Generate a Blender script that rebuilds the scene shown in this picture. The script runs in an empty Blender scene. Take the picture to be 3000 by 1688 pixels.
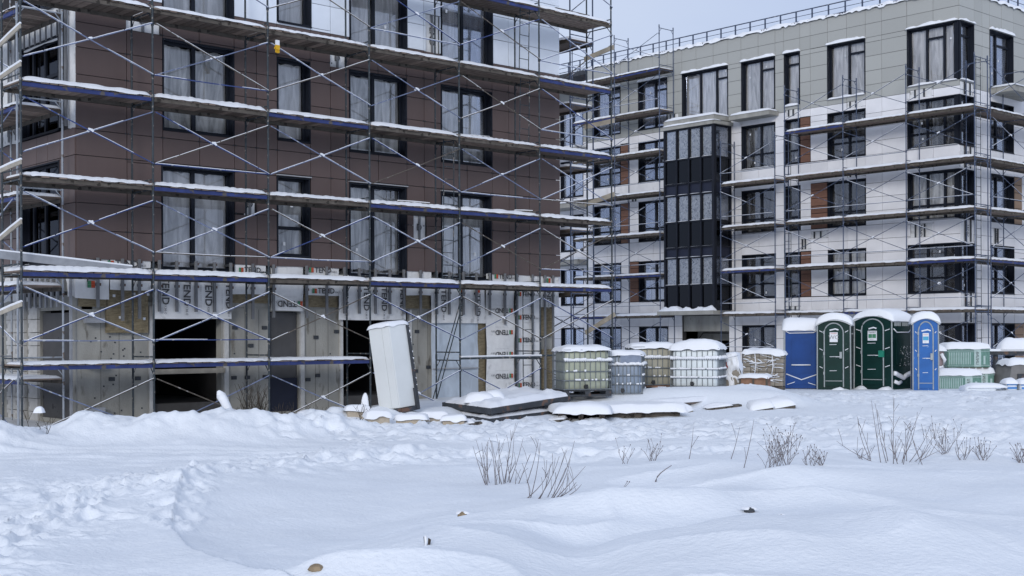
import bpy, math, random
import numpy as np
from mathutils import Vector, Matrix
random.seed(7)
SC = bpy.context.scene
COL = SC.collection
R = math.radians

# ------------------------------------------------------------------ camera
YAW = 0.833709
SN, CS = math.sin(YAW), math.cos(YAW)
FWD = Vector((CS, SN, 0)); RGT = Vector((SN, -CS, 0))
cd = bpy.data.cameras.new('camera'); cam = bpy.data.objects.new('camera', cd); COL.objects.link(cam)
SC.camera = cam
cd.sensor_width = 36; cd.lens = 36*3834.9/3000
cd.shift_x = 0.0; cd.shift_y = (985.4-844)/3000
cd.clip_start = 0.1; cd.clip_end = 6000
ROLL = 0.0043214
rot = Matrix((RGT, Vector((0, 0, 1)), -FWD)).transposed() @ Matrix.Rotation(-ROLL, 3, 'Z')
cam.matrix_world = Matrix.Translation((0, 0, 2.0)) @ rot.to_4x4()

# ------------------------------------------------------------------ world, sun, exposure
SUN_EL = 19      # sun stands over the -Y side, softened by cloud
wd = bpy.data.worlds.new('World'); SC.world = wd; wd.use_nodes = True
nt = wd.node_tree; nt.nodes.clear()
def nn(t, **k):
    n = nt.nodes.new(t)
    for a, b in k.items(): setattr(n, a, b)
    return n
sky = nn('ShaderNodeTexSky', sky_type='NISHITA', sun_disc=False, sun_elevation=R(SUN_EL), sun_rotation=R(245))
b1 = nn('ShaderNodeBackground'); b1.inputs['Strength'].default_value = 0.06
nt.links.new(sky.outputs[0], b1.inputs[0])
tc = nn('ShaderNodeTexCoord'); mp = nn('ShaderNodeMapping'); mp.inputs['Scale'].default_value = (1, 1, 2.6)
nz = nn('ShaderNodeTexNoise'); nz.inputs['Scale'].default_value = 1.6; nz.inputs['Detail'].default_value = 5
cr = nn('ShaderNodeValToRGB'); cr.color_ramp.elements[0].position = .3; cr.color_ramp.elements[1].position = .72
cr.color_ramp.elements[0].color = (.52, .615, .84, 1); cr.color_ramp.elements[1].color = (.66, .74, .91, 1)
b2 = nn('ShaderNodeBackground'); b2.inputs['Strength'].default_value = .96
nt.links.new(tc.outputs['Generated'], mp.inputs[0]); nt.links.new(mp.outputs[0], nz.inputs[0])
nt.links.new(nz.outputs[0], cr.inputs[0]); nt.links.new(cr.outputs[0], b2.inputs[0])
mx = nn('ShaderNodeMixShader'); mx.inputs[0].default_value = .88
nt.links.new(b1.outputs[0], mx.inputs[1]); nt.links.new(b2.outputs[0], mx.inputs[2])
wo = nn('ShaderNodeOutputWorld'); nt.links.new(mx.outputs[0], wo.inputs[0])
sd = bpy.data.lights.new('sun', 'SUN'); sd.energy = 1.4; sd.angle = R(18); sd.color = (1, .97, .93)
so = bpy.data.objects.new('sun', sd); COL.objects.link(so)
sdir = Vector((-.80*math.cos(R(SUN_EL)), -.60*math.cos(R(SUN_EL)), math.sin(R(SUN_EL))))
so.rotation_euler = sdir.to_track_quat('Z', 'Y').to_euler()
SC.view_settings.view_transform = 'Standard'; SC.view_settings.look = 'None'
SC.view_settings.exposure = 0.15; SC.view_settings.gamma = 1; SC.view_settings.use_curve_mapping = False
SC.cycles.max_bounces = 8; SC.cycles.transparent_max_bounces = 24; SC.cycles.diffuse_bounces = 3
SC.cycles.caustics_reflective = False; SC.cycles.caustics_refractive = False

# ------------------------------------------------------------------ materials
M = {}
def mat(name, col, rough=.8, var=.12, scale=3.0, bump=0.0, bscale=30, metal=0, rnd=0.0, stretch=(1, 1, 1),
        spots=None, spec=.3, detail=4):
    m = bpy.data.materials.new(name); m.use_nodes = True; t = m.node_tree; L = t.links
    b = t.nodes['Principled BSDF']; b.inputs['Roughness'].default_value = rough; b.inputs['Metallic'].default_value = metal
    b.inputs['Specular IOR Level'].default_value = spec
    g = t.nodes.new('ShaderNodeTexCoord'); mpn = t.nodes.new('ShaderNodeMapping'); mpn.inputs['Scale'].default_value = stretch
    L.new(g.outputs['Object'], mpn.inputs[0])
    n = t.nodes.new('ShaderNodeTexNoise'); n.inputs['Scale'].default_value = scale; n.inputs['Detail'].default_value = detail
    L.new(mpn.outputs[0], n.inputs[0])
    mr = t.nodes.new('ShaderNodeMapRange'); mr.inputs[1].default_value = .3; mr.inputs[2].default_value = .7
    mr.inputs[3].default_value = 1-var; mr.inputs[4].default_value = 1+var; L.new(n.outputs[0], mr.inputs[0])
    last = mr.outputs[0]
    if rnd:
        oi = t.nodes.new('ShaderNodeObjectInfo'); r2 = t.nodes.new('ShaderNodeMapRange')
        r2.inputs[3].default_value = 1-rnd; r2.inputs[4].default_value = 1+rnd; L.new(oi.outputs['Random'], r2.inputs[0])
        mu = t.nodes.new('ShaderNodeMath'); mu.operation = 'MULTIPLY'; L.new(last, mu.inputs[0]); L.new(r2.outputs[0], mu.inputs[1]); last = mu.outputs[0]
    vm = t.nodes.new('ShaderNodeVectorMath'); vm.operation = 'SCALE'; vm.inputs[0].default_value = col
    L.new(last, vm.inputs['Scale']); cur = vm.outputs[0]
    if spots:      # (colour, scale, threshold, softness)
        c2, s2, th, sf = spots
        n2 = t.nodes.new('ShaderNodeTexNoise'); n2.inputs['Scale'].default_value = s2; n2.inputs['Detail'].default_value = 6
        L.new(mpn.outputs[0], n2.inputs[0])
        m2 = t.nodes.new('ShaderNodeMapRange'); m2.inputs[1].default_value = th; m2.inputs[2].default_value = th+sf
        L.new(n2.outputs[0], m2.inputs[0])
        mc = t.nodes.new('ShaderNodeMix'); mc.data_type = 'RGBA'; mc.inputs[7].default_value = (*c2, 1)
        L.new(m2.outputs[0], mc.inputs[0]); L.new(cur, mc.inputs[6]); cur = mc.outputs[2]
    L.new(cur, b.inputs['Base Color'])
    if bump:
        n3 = t.nodes.new('ShaderNodeTexNoise'); n3.inputs['Scale'].default_value = bscale; n3.inputs['Detail'].default_value = 5
        L.new(g.outputs['Object'], n3.inputs[0])
        bp = t.nodes.new('ShaderNodeBump'); bp.inputs['Strength'].default_value = bump; bp.inputs['Distance'].default_value = .02
        L.new(n3.outputs[0], bp.inputs['Height']); L.new(bp.outputs[0], b.inputs['Normal'])
    M[name] = m; return m
mat('snow', (.80, .82, .855), .75, .02, 2, .35, 14, spec=.25)
mat('snow_ground', (.765, .80, .845), .8, .03, .9, .8, 20, spec=.2)
mat('brown_panel', (.108, .076, .070), .5, .11, 1.6, rnd=.09, stretch=(1, 1, .3), spec=.4)
mat('brown_dark_panel', (.10, .07, .066), .5, .06, 1.2, rnd=.07)
mat('white_panel_cool', (.74, .79, .86), .5, .05, 1.5, rnd=.04)
mat('white_panel', (.74, .735, .75), .5, .06, 1.5, rnd=.04)
mat('grey_panel', (.375, .38, .36), .6, .05, 60, rnd=.05, detail=2)
mat('orange_panel', (.17, .088, .06), .6, .14, 3, rnd=.14, stretch=(1, 1, 4))
mat('tan_panel', (.26, .18, .125), .6, .1, 3, rnd=.1)
mat('seam', (.045, .043, .045), .9)
mat('concrete', (.31, .305, .28), .9, .2, 2.2, .35, 25, stretch=(1, 1, .35), spots=((.16, .15, .13), 5, .62, .1))
mat('seam_concrete', (.21, .205, .19), .9)
mat('concrete_shaded', (.075, .072, .07), .9, .18, 2.5, .2)  # slab concrete darkened: shade inside the openings is put into its colour
mat('board_dark', (.075, .075, .078), .75, .2, 1.5, spots=((.03, .03, .035), 3, .66, .03))
mat('navy_board', (.014, .018, .036), .6, .15, 1.5)
mat('interior', (.025, .025, .028), .95)  # near-black walls: indoor shade painted as their colour
mat('black_metal', (.010, .012, .019), .55, .1, 4, spec=.2)
mat('frame_metal', (.010, .013, .021), .55, .1, 4, spec=.2)
mat('sill_metal', (.35, .36, .38), .4, .1, 4)
mat('membrane', (.72, .725, .725), .75, .07, 5, .5, 5, spots=((.50, .50, .50), 3.2, .6, .1))
mat('print_grey', (.07, .07, .075), .8)
mat('print_fine', (.33, .33, .34), .8)
mat('print_red', (.50, .08, .035), .7)
mat('print_green', (.06, .22, .12), .7)
mat('wool', (.20, .165, .105), .95, .3, 7, .6, 30, stretch=(1, 1, 4))
mat('galvanised', (.30, .31, .33), .5, .12, 6, metal=.2)
mat('hanger_grey', (.17, .175, .185), .6, .15, 6)
mat('pipe_dark', (.035, .046, .055), .6, .3, 5, spots=((.22, .20, .18), 9, .58, .05))
mat('pipe_blue', (.04, .065, .19), .55, .3, 5, spots=((.28, .29, .33), 9, .60, .06))
mat('pipe_pale', (.15, .18, .28), .55, .3, 5, spots=((.4, .42, .46), 9, .58, .06))
mat('pipe_bluegrey', (.06, .08, .13), .55, .3, 5, spots=((.3, .3, .33), 9, .60, .06))
mat('pipe_brown', (.10, .085, .07), .7, .3, 6, spots=((.3, .28, .27), 9, .6, .06))
mat('pipe_silver', (.30, .33, .37), .5, .2, 5, spots=((.15, .12, .10), 8, .6, .05))
mat('beam_blue', (.03, .045, .15), .6, .3, 3, spots=((.10, .09, .085), 5, .58, .06))
mat('beam_wood', (.095, .083, .07), .85, .3, 4, spots=((.035, .03, .025), 7, .58, .05))
mat('plank_wood', (.17, .132, .108), .85, .28, 6, .3, 30, rnd=.5, spots=((.27, .26, .25), 9, .66, .06))
mat('board_pale', (.33, .30, .25), .8, .18, 5, rnd=.15)
mat('wood_red', (.26, .15, .10), .8, .3, 6)
mat('ibc_green', (.40, .43, .34), .4, .12, 2, spec=.4)
mat('ibc_beige', (.40, .385, .31), .4, .12, 2, spec=.4)
mat('ibc_white', (.74, .80, .82), .4, .08, 2, spec=.4)
mat('ibc_blue', (.27, .33, .42), .4, .12, 2, spec=.4)
mat('label_plate', (.20, .24, .32), .5, .15, 8)
mat('cage_steel', (.17, .19, .205), .5, .2, 9, metal=.1)
mat('black_plastic', (.025, .027, .03), .5)
mat('toilet_green', (.004, .025, .022), .5, .2, 2, spec=.2, spots=((.06, .10, .095), 7, .64, .14))
mat('toilet_green_door', (.004, .029, .025), .5, .2, 2, spec=.2)
mat('toilet_blue_dark', (.008, .052, .215), .5, .12, 2, spec=.2)
mat('toilet_blue', (.028, .125, .38), .5, .15, 2, spec=.2, spots=((.25, .38, .60), 7, .66, .14))
mat('roof_white', (.55, .58, .60), .5, .06)
mat('trim_grey', (.33, .36, .37), .5, .12, 8)
mat('lock_green', (.02, .21, .14), .4)
mat('sign_white', (.72, .74, .77), .6, .03)
mat('sign_cyan', (.08, .36, .55), .6)
mat('print_dark', (.03, .03, .05), .8)
mat('cabinet_white', (.69, .71, .70), .35, .05, 1.5, spec=.5, spots=((.10, .085, .07), 6, .735, .02))
mat('steel_dark', (.045, .05, .058), .6, .25, 5, spots=((.15, .09, .065), 4, .58, .08))
mat('block', (.44, .38, .30), .9, .1, 8, .3)
mat('brick_grey', (.25, .225, .19), .9, .2, 6, rnd=.12)
mat('wrap', (.30, .29, .275), .3, .3, 4, .6, 8, spec=.6)
mat('pack_green', (.12, .24, .20), .4, .2, 6, spec=.5, stretch=(3, 3, 1))
mat('pack_pale', (.42, .54, .52), .4, .1, 6)
mat('cover_grey', (.19, .185, .18), .6, .15, 3)
mat('bag_pink', (.25, .20, .21), .6, .4, 5, .8, 8)
mat('bag_white', (.72, .77, .82), .5, .05)
mat('bag_blue', (.08, .24, .55), .5)
mat('twig', (.19, .17, .175), .9, .2)
mat('twig_dark', (.055, .045, .035), .9, .2)
mat('stone', (.26, .20, .13), .9, .3, 12, .5)
mat('yellow', (.62, .36, .02), .8)
mat('cable', (.012, .012, .014), .6)
mat('aerated', (.50, .50, .49), .9, .12, 5, .3, 20, spots=((.22, .22, .21), 3.2, .6, .06))
mat('red_cloth', (.28, .06, .05), .9, .3)

def glassmat(name, tint, refl, rough=.03):
    m = bpy.data.materials.new(name); m.use_nodes = True; t = m.node_tree; t.nodes.clear(); L = t.links
    o = t.nodes.new('ShaderNodeOutputMaterial'); tr = t.nodes.new('ShaderNodeBsdfTransparent'); tr.inputs[0].default_value = (*tint, 1)
    gl = t.nodes.new('ShaderNodeBsdfGlossy'); gl.inputs['Roughness'].default_value = rough; gl.inputs[0].default_value = (.85, .9, 1, 1)
    lw = t.nodes.new('ShaderNodeFresnel'); lw.inputs[0].default_value = 1.5
    ad = t.nodes.new('ShaderNodeMath'); ad.operation = 'MULTIPLY_ADD'; ad.inputs[1].default_value = refl; ad.inputs[2].default_value = .015
    mxn = t.nodes.new('ShaderNodeMixShader')
    L.new(lw.outputs[0], ad.inputs[0]); L.new(ad.outputs[0], mxn.inputs[0]); L.new(tr.outputs[0], mxn.inputs[1]); L.new(gl.outputs[0], mxn.inputs[2])
    L.new(mxn.outputs[0], o.inputs[0]); M[name] = m
glassmat('glass', (.97, .97, .97), .8)
glassmat('glass_dark', (.10, .12, .16), .35)
def filmmat(name, col, lo, hi, sc, stretch):
    m = bpy.data.materials.new(name); m.use_nodes = True; t = m.node_tree; L = t.links
    b = t.nodes['Principled BSDF']; b.inputs['Base Color'].default_value = (*col, 1); b.inputs['Roughness'].default_value = .35
    g = t.nodes.new('ShaderNodeTexCoord'); mpn = t.nodes.new('ShaderNodeMapping'); mpn.inputs['Scale'].default_value = stretch
    oi = t.nodes.new('ShaderNodeObjectInfo'); ml = t.nodes.new('ShaderNodeMath'); ml.operation = 'MULTIPLY'; ml.inputs[1].default_value = 40
    L.new(oi.outputs['Random'], ml.inputs[0]); cx = t.nodes.new('ShaderNodeCombineXYZ'); L.new(ml.outputs[0], cx.inputs[0]); L.new(ml.outputs[0], cx.inputs[1])
    L.new(cx.outputs[0], mpn.inputs['Location'])
    n = t.nodes.new('ShaderNodeTexNoise'); n.inputs['Scale'].default_value = sc; n.inputs['Detail'].default_value = 6; n.inputs['Distortion'].default_value = 1.2
    L.new(g.outputs['Object'], mpn.inputs[0]); L.new(mpn.outputs[0], n.inputs[0])
    mr = t.nodes.new('ShaderNodeMapRange'); mr.inputs[1].default_value = .36; mr.inputs[2].default_value = .66
    mr.inputs[3].default_value = lo; mr.inputs[4].default_value = hi; L.new(n.outputs[0], mr.inputs[0])
    L.new(mr.outputs[0], b.inputs['Alpha'])
    M[name] = m
filmmat('film_mid', (.55, .56, .57), .08, .62, 1.0, (4, 4, .8))
filmmat('film', (.86, .86, .84), .35, .95, 1.0, (4.5, 4.5, .8))
filmmat('film_dim', (.42, .42, .43), .03, .42, 1.0, (3.5, 3.5, .8))
filmmat('film_bright', (.92, .92, .92), .55, 1.0, 1.0, (4.5, 4.5, .7))
filmmat('film_sheet', (.55, .62, .70), .75, .97, 1.5, (1.5, 1.5, 1))
filmmat('film_frost', (.56, .57, .56), .3, .85, 3.2, (2, 2, 2))

# ------------------------------------------------------------------ helpers
WP = {}                                    # world position of every parent object
def empty(name, loc, rz=0, label=None, cat=None, group=None, kind=None, rot=None):
    o = bpy.data.objects.new(name, None); COL.objects.link(o); o.location = loc
    o.rotation_euler = rot if rot else (0, 0, rz); o.empty_display_size = .2
    WP[o.name] = Vector(loc); tag(o, label, cat, group, kind); return o
def tag(o, label=None, cat=None, group=None, kind=None):
    if label: o['label'] = label
    if cat: o['category'] = cat
    if group: o['group'] = group
    if kind: o['kind'] = kind
    return o
class MB:
    def __init__(s): s.v = []; s.f = []; s.m = []
    def add(s, vs, fs, mi=0):
        n = len(s.v); s.v.extend([tuple(p) for p in vs]); s.f.extend([tuple(n+i for i in q) for q in fs]); s.m.extend([mi]*len(fs))
    def box(s, a, b, mi=0):
        x0, y0, z0 = a; x1, y1, z1 = b
        s.add([(x0, y0, z0), (x1, y0, z0), (x1, y1, z0), (x0, y1, z0), (x0, y0, z1), (x1, y0, z1), (x1, y1, z1), (x0, y1, z1)],
              [(0, 3, 2, 1), (4, 5, 6, 7), (0, 1, 5, 4), (1, 2, 6, 5), (2, 3, 7, 6), (3, 0, 4, 7)], mi)
    def hexa(s, vs, mi=0):
        s.add(vs, [(0, 3, 2, 1), (4, 5, 6, 7), (0, 1, 5, 4), (1, 2, 6, 5), (2, 3, 7, 6), (3, 0, 4, 7)], mi)
    def tube(s, pts, r, n=6, mi=0, r2=None):
        pts = [Vector(p) for p in pts]; rings = []; k = len(pts)
        for i, p in enumerate(pts):
            d = (pts[min(i+1, k-1)]-pts[max(i-1, 0)]).normalized()
            up = Vector((0, 0, 1)) if abs(d.z) < .9 else Vector((1, 0, 0))
            a = d.cross(up).normalized(); b = a.cross(d)
            rr = r if r2 is None else r+(r2-r)*i/(k-1)
            rings.append([p+a*rr*math.cos(2*math.pi*j/n)+b*rr*math.sin(2*math.pi*j/n) for j in range(n)])
        vs = [q for g in rings for q in g]; fs = []
        for i in range(k-1):
            for j in range(n):
                fs.append((i*n+j, i*n+(j+1) % n, (i+1)*n+(j+1) % n, (i+1)*n+j))
        fs.append(tuple(range(n))[::-1]); fs.append(tuple((k-1)*n+j for j in range(n)))
        s.add(vs, fs, mi)
    def grid(s, P, nu, nv, mi=0):
        vs = [P(i/nu, j/nv) for j in range(nv+1) for i in range(nu+1)]
        fs = [(j*(nu+1)+i, j*(nu+1)+i+1, (j+1)*(nu+1)+i+1, (j+1)*(nu+1)+i) for j in range(nv) for i in range(nu)]
        s.add(vs, fs, mi)
    def mesh(s, name, mats, smooth=False):
        me = bpy.data.meshes.new(name); me.from_pydata(s.v, [], s.f)
        for q in (mats if isinstance(mats, (list, tuple)) else [mats]): me.materials.append(M[q])
        if len(set(s.m)) > 1: me.polygons.foreach_set('material_index', s.m)
        if smooth: me.polygons.foreach_set('use_smooth', [True]*len(s.f))
        return me
    def build(s, name, mats, parent=None, smooth=False, world=True):
        """vertices in world coordinates (world=True) or in the parent's own frame"""
        arr = np.array(s.v); c = (arr.min(0)+arr.max(0))/2; c[2] = arr[:, 2].min(); c = Vector(c)
        s.v = [(p[0]-c.x, p[1]-c.y, p[2]-c.z) for p in s.v]
        return put(name, s.mesh(name, mats, smooth), c, parent, world)
def put(name, me, loc, parent=None, world=True):
    o = bpy.data.objects.new(name, me); COL.objects.link(o); loc = Vector(loc)
    if parent is not None:
        o.parent = parent
        o.location = loc-WP[parent.name] if world else loc
        WP[o.name] = loc
    else:
        o.location = loc; WP[o.name] = loc
    return o
def rnd(a, b): return random.uniform(a, b)
def site(lat, dep, z=0): return Vector((lat*SN+dep*CS, -lat*CS+dep*SN, z))
CAMROT = -math.atan2(CS, SN)               # rotation that turns a thing's -y side to the viewpoint

def hash2(ix, iy, seed):
    h = (ix.astype(np.int64)*374761393+iy.astype(np.int64)*668265263+seed*974634777) & 0xffffffff
    h = ((h ^ (h >> 13))*1274126177) & 0xffffffff
    return ((h ^ (h >> 16)) & 0xffffff)/0xffffff
def vnoise(x, y, seed=0):
    x = np.asarray(x, float); y = np.asarray(y, float)
    ix = np.floor(x); iy = np.floor(y); fx = x-ix; fy = y-iy
    fx = fx*fx*fx*(fx*(fx*6-15)+10); fy = fy*fy*fy*(fy*(fy*6-15)+10)
    a = hash2(ix, iy, seed); b = hash2(ix+1, iy, seed); c = hash2(ix, iy+1, seed); d = hash2(ix+1, iy+1, seed)
    return (a*(1-fx)+b*fx)*(1-fy)+(c*(1-fx)+d*fx)*fy-.5
def fbm(x, y, o=3, seed=0):
    r = 0; a = 1
    for i in range(o): r = r+a*vnoise(x*2**i+i*7.3, y*2**i+i*3.1, seed+i); a *= .5
    return r

# ------------------------------------------------------------------ snow ground
def seg_d(l, d, pts):
    """distance to a polyline and signed side"""
    best = np.full(np.shape(l), 1e9); sgn = np.zeros(np.shape(l))
    for (a, b), (c, e) in zip(pts[:-1], pts[1:]):
        vx, vy = c-a, e-b; t = np.clip(((l-a)*vx+(d-b)*vy)/(vx*vx+vy*vy), 0, 1)
        dx = l-(a+t*vx); dy = d-(b+t*vy); dd = np.hypot(dx, dy); cr_ = vx*(d-b)-vy*(l-a)
        sgn = np.where(dd < best, np.sign(cr_), sgn); best = np.minimum(best, dd)
    return best, sgn
def sstep(a, b, x): t = np.clip((x-a)/(b-a), 0, 1); return t*t*(3-2*t)
def bump2(l, d, cl, cd_, rl, rd): return np.exp(-((l-cl)/rl)**2-((d-cd_)/rd)**2)
def terrain(l, d):
    l = np.asarray(l, float); d = np.asarray(d, float)
    z = np.interp(d, [0, 9, 12, 16, 20, 24, 28, 31, 34, 42, 80, 120], [.1, .1, .06, .06, 0, 0, .07, .22, .30, .33, .33, .3])
    far = sstep(26, 28.5, d)*(1-sstep(-5.2, -2.4, l)); z = z*(1-far)+.02*far
    inside = sstep(0, .25, l*SN+d*CS-12.8)*sstep(0, .25, -l*CS+d*SN-28.85)*(1-sstep(0, .2, l*SN+d*CS-28.1)); z = z-.6*inside
    right = sstep(-3.2, .8, l-(d-14)*.10)*(1-sstep(19.5, 21.5, d))
    z = z+right*.13
    # soft drifts
    z = z+(.20*fbm(l*.28+4, d*.22, 2, 11)+.11*fbm(l*.7, d*.55, 2, 5)*(.4+right))*(1-sstep(26, 30, d)*.7)
    # wind-shaped ridges on the near right side
    z = z+right*.065*(1-np.abs(2*vnoise(l*.55+d*.16, d*.85-l*.12, 21)))**3*(1-sstep(15, 19, d)*.5)
    # near left basin bounded by a crest
    e, sg = seg_d(l, d, [(-4.44, 18.9), (-4.2, 16.6), (-3.5, 13.4), (-2.9, 11.7), (-2.0, 10.2), (-1.2, 9.0)])
    z = z+.075*np.exp(-(e/.34)**2)*(sstep(19.5, 18, d))-.05*np.exp(-(e/.9)**2)*(sg > 0)*1.0*sstep(19, 17, d)
    z = z-.17*bump2(l, d, -1.9, 14.5, 1.5, 2.6)
    z = z+.22*bump2(l, d, -1.3, 10.0, .42, .42)+.10*bump2(l, d, -.75, 9.9, .35, .5)
    z = z+.20*bump2(l, d, -.5, 11.4, .9, 1.5)
    z = z+.30*bump2(l, d, 2.8, 10.9, 1.5, 1.3)+.20*bump2(l, d, 3.8, 16.4, 1.4, .7)+.17*bump2(l, d, 1.1, 13.6, 1.1, .32)+.12*bump2(l, d, 3.0, 14.0, 1.3, .35)-.10*bump2(l, d, .55, 10.8, .35, 1.6)
    z = z-.10*bump2(l, d, 1.1, 12.0, 1.0, .5)
    # berm of clods along the near edge of the track
    e, sg = seg_d(l, d, [(-6.5, 15.2), (-4.6, 17.6), (-3.6, 19.6), (-2.8, 21.2), (-1.2, 22.4), (1.5, 22.0), (4, 20.6), (9, 21)])
    clod = np.maximum(0, vnoise(l*3.3, d*2.4, 31)+.12)+.7*np.maximum(0, vnoise(l*7.1, d*5.1, 32)+.05)
    z = z+np.exp(-(e/.85)**2)*(.02+(.10+.10*sstep(-4.5, -2.5, l))*clod)
    e2, _ = seg_d(l, d, [(-4.4, 18.6), (-4.25, 16.8)])
    z = z+np.exp(-(e2/.22)**2)*(.02+.07*clod)
    # churned snow lower left
    ch = sstep(-3.9, -5.2, l+(15-d)*.25)*sstep(20, 17.5, d)
    z = z+ch*(.08*np.maximum(0, vnoise(l*4.2, d*3.6, 41)-.02)+.030*vnoise(l*9, d*8, 42))
    # packed track with ruts
    tr = np.exp(-((d-(22.6+.05*l))/1.7)**2)*(1-np.exp(-(e/.6)**2))
    z = z-tr*.05+tr*.035*vnoise(l*.6, d*5, 51)+tr*.03*vnoise(l*4, d*4, 52)
    # trampled band beyond the track
    band = sstep(-5.2, -3.5, l)*sstep(24.6, 25.6, d)*(1-sstep(28.5, 30.5, d))
    z = z+band*(.20*np.maximum(0, vnoise(l*2.6, d*2.0, 61)-.03)+.11*np.maximum(0, vnoise(l*6, d*5, 62)))
    band2 = sstep(6, 8, l)*sstep(30, 33, d)*(1-sstep(37, 38.5, d))
    z = z+band2*(.16*np.maximum(0, vnoise(l*2.3, d*1.6, 66))+.06*vnoise(l*6, d*4, 67))
    # ploughed bank on the left
    bank = (.50*bump2(l, d, -7.2, 25.2, 1.7, .95)+.46*bump2(l, d, -5.2, 25.4, 1.15, .9)+.40*bump2(l, d, -9.4, 23.9, .8, .9)*1.25
            + .40*bump2(l, d, -4.1, 26.4, 1.0, .8)+.34*bump2(l, d, -8.4, 25.6, .8, .7)+.34*bump2(l, d, -10.6, 24.2, 1.0, 1.0))
    bank = .88*bank-.20*bump2(l, d, -8.72, 25.0, .22, .8)
    z = z+bank*(1+.35*vnoise(l*1.6, d*1.6, 71)+.22*vnoise(l*4, d*4, 72)+.14*vnoise(l*9, d*9, 73))
    # heaps near the left building
    z = z+.34*bump2(l, d, -3.85, 28.6, .75, .7)+.26*bump2(l, d, -2.9, 29.6, .7, .9)+.18*bump2(l, d, -1.6, 30.5, 1.0, .9)
    z = z+.30*bump2(l, d, 2.3, 33.4, 2.6, .9)+.28*bump2(l, d, 4.9, 33.4, 1.8, 1.0)+.26*bump2(l, d, 6.4, 33.6, 1.0, .9)+.14*bump2(l, d, .2, 31.6, 1.5, .8)+.22*bump2(l, d, 6.3, 32.3, 1.0, .6)+.12*bump2(l, d, 4.6, 32.6, 1.2, .5)
    near = 1-sstep(30, 40, d)
    z = z+near*(.020*vnoise(l*2.2, d*1.6, 85)+.012*vnoise(l*5.3, d*3.7, 86)*(.4+1.2*sstep(-.1, .3, vnoise(l*.5, d*.5, 87)))+.006*vnoise(l*11, d*8, 88))
    return z-.5*inside+.004*vnoise(l*14, d*14, 81)
def zt(lat, dep): return float(terrain(lat, dep))
def ztw(x, y): return zt(x*SN-y*CS, x*CS+y*SN)
dr = [3.0*(8/3)**(i/24) for i in range(24)]
dd_ = np.concatenate([dr, 8.0*(70/8)**(np.arange(640)/639)]); nr = len(dd_)
tt = np.concatenate([np.linspace(-1.6, -.56, 26)[:-1], np.linspace(-.55, .55, 760), np.linspace(.56, 1.6, 26)[1:]]); nc = len(tt)
D, T = np.meshgrid(dd_, tt, indexing='ij'); Lt = D*T
Z = terrain(Lt, D)
# boot prints pressed into the snow
rs = random.Random(3); prints = []
def trail(pts, n, wob, dp=.07):
    for k in range(n):
        t = k/max(1, n-1)*(len(pts)-1); i = min(int(t), len(pts)-2); f = t-i
        a, b = pts[i], pts[i+1]; th = math.atan2(b[1]-a[1], b[0]-a[0]); sd_ = (.12 if k % 2 else -.12)
        prints.append((a[0]+(b[0]-a[0])*f-math.sin(th)*sd_+rs.uniform(-wob, wob), a[1]+(b[1]-a[1])*f+math.cos(th)*sd_+rs.uniform(-wob, wob), th+rs.uniform(-.3, .3), dp*rs.uniform(.6, 1.3)))
trail([(-4.5, 10.2), (-5.0, 13), (-4.9, 15.5), (-4.3, 18.4), (-3.0, 20.8), (-.5, 22.2), (3, 21.4), (8, 21.0)], 62, .12)
trail([(-5.4, 12), (-5.3, 15), (-5.1, 18), (-4.2, 21.5), (-2.6, 24)], 34, .15)
trail([(-3.55, 13.4), (-4.15, 16.5), (-4.45, 19), (-4.2, 22)], 22, .1, .05)
trail([(-6.5, 17), (-4, 19.5), (-1.5, 21.5)], 22, .2)
trail([(0.6, 24.5), (4, 26), (8, 29), (10.5, 35), (11, 38.5)], 52, .2)
trail([(12, 30), (9, 33), (9.5, 38)], 26, .2)
for k in range(110): prints.append((rs.uniform(-6.6, -3.9), rs.uniform(10.2, 17), rs.uniform(0, 6.28), rs.uniform(.02, .05)))
for k in range(330): prints.append((rs.uniform(-4.5, 9.5), rs.uniform(24.6, 29), rs.uniform(-.5, .5), rs.uniform(.04, .09)))
for k in range(150): prints.append((rs.uniform(6, 15), rs.uniform(33, 38.5), rs.uniform(0, 6.28), rs.uniform(.04, .08)))
for (pl_, pd, th, dp) in prints:
    i0, i1 = np.searchsorted(dd_, [pd-.5, pd+.5]); j0, j1 = np.searchsorted(tt, [(pl_-.5)/pd, (pl_+.5)/pd])
    sl = (slice(i0, i1), slice(j0, j1)); ax = Lt[sl]-pl_; ay = D[sl]-pd
    c_, s_ = math.cos(th), math.sin(th); u = (ax*c_+ay*s_)/.19; v = (-ax*s_+ay*c_)/.09; rr = u*u+v*v
    Z[sl] += -dp*np.exp(-rr**1.6)+dp*.25*np.exp(-((np.sqrt(rr)-1.7)/.45)**2)*(1+.8*np.sin(th*9+3*u+5*v))
# wheel ruts
for off, dp in ((-.5, .05), (.5, .05), (-1.5, .03), (1.1, .035)):
    yy = 22.5+off+.05*Lt+.25*np.sin(Lt*.35); msk = (1-sstep(10, 14, np.abs(Lt)))
    q_ = (D-yy)/.17; Z += msk*(-dp*np.exp(-q_**2)+dp*.5*np.exp(-((np.abs(q_)-1.7)/.5)**2))*(.7+.6*vnoise(Lt*1.5, D, 91))
edge = np.minimum(sstep(0, 6, np.arange(nr)), sstep(0, 6, nr-1-np.arange(nr)))[:, None]*np.minimum(sstep(0, 8, np.arange(nc)), sstep(0, 8, nc-1-np.arange(nc)))[None, :]
Z = Z*edge+(-.5)*(1-edge)
V = np.stack([Lt*SN+D*CS, -Lt*CS+D*SN, Z], -1).reshape(-1, 3)
I, J = np.meshgrid(np.arange(nr-1), np.arange(nc-1), indexing='ij'); q = (I*nc+J).ravel()
F = np.stack([q, q+1, q+nc+1, q+nc], -1)
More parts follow.
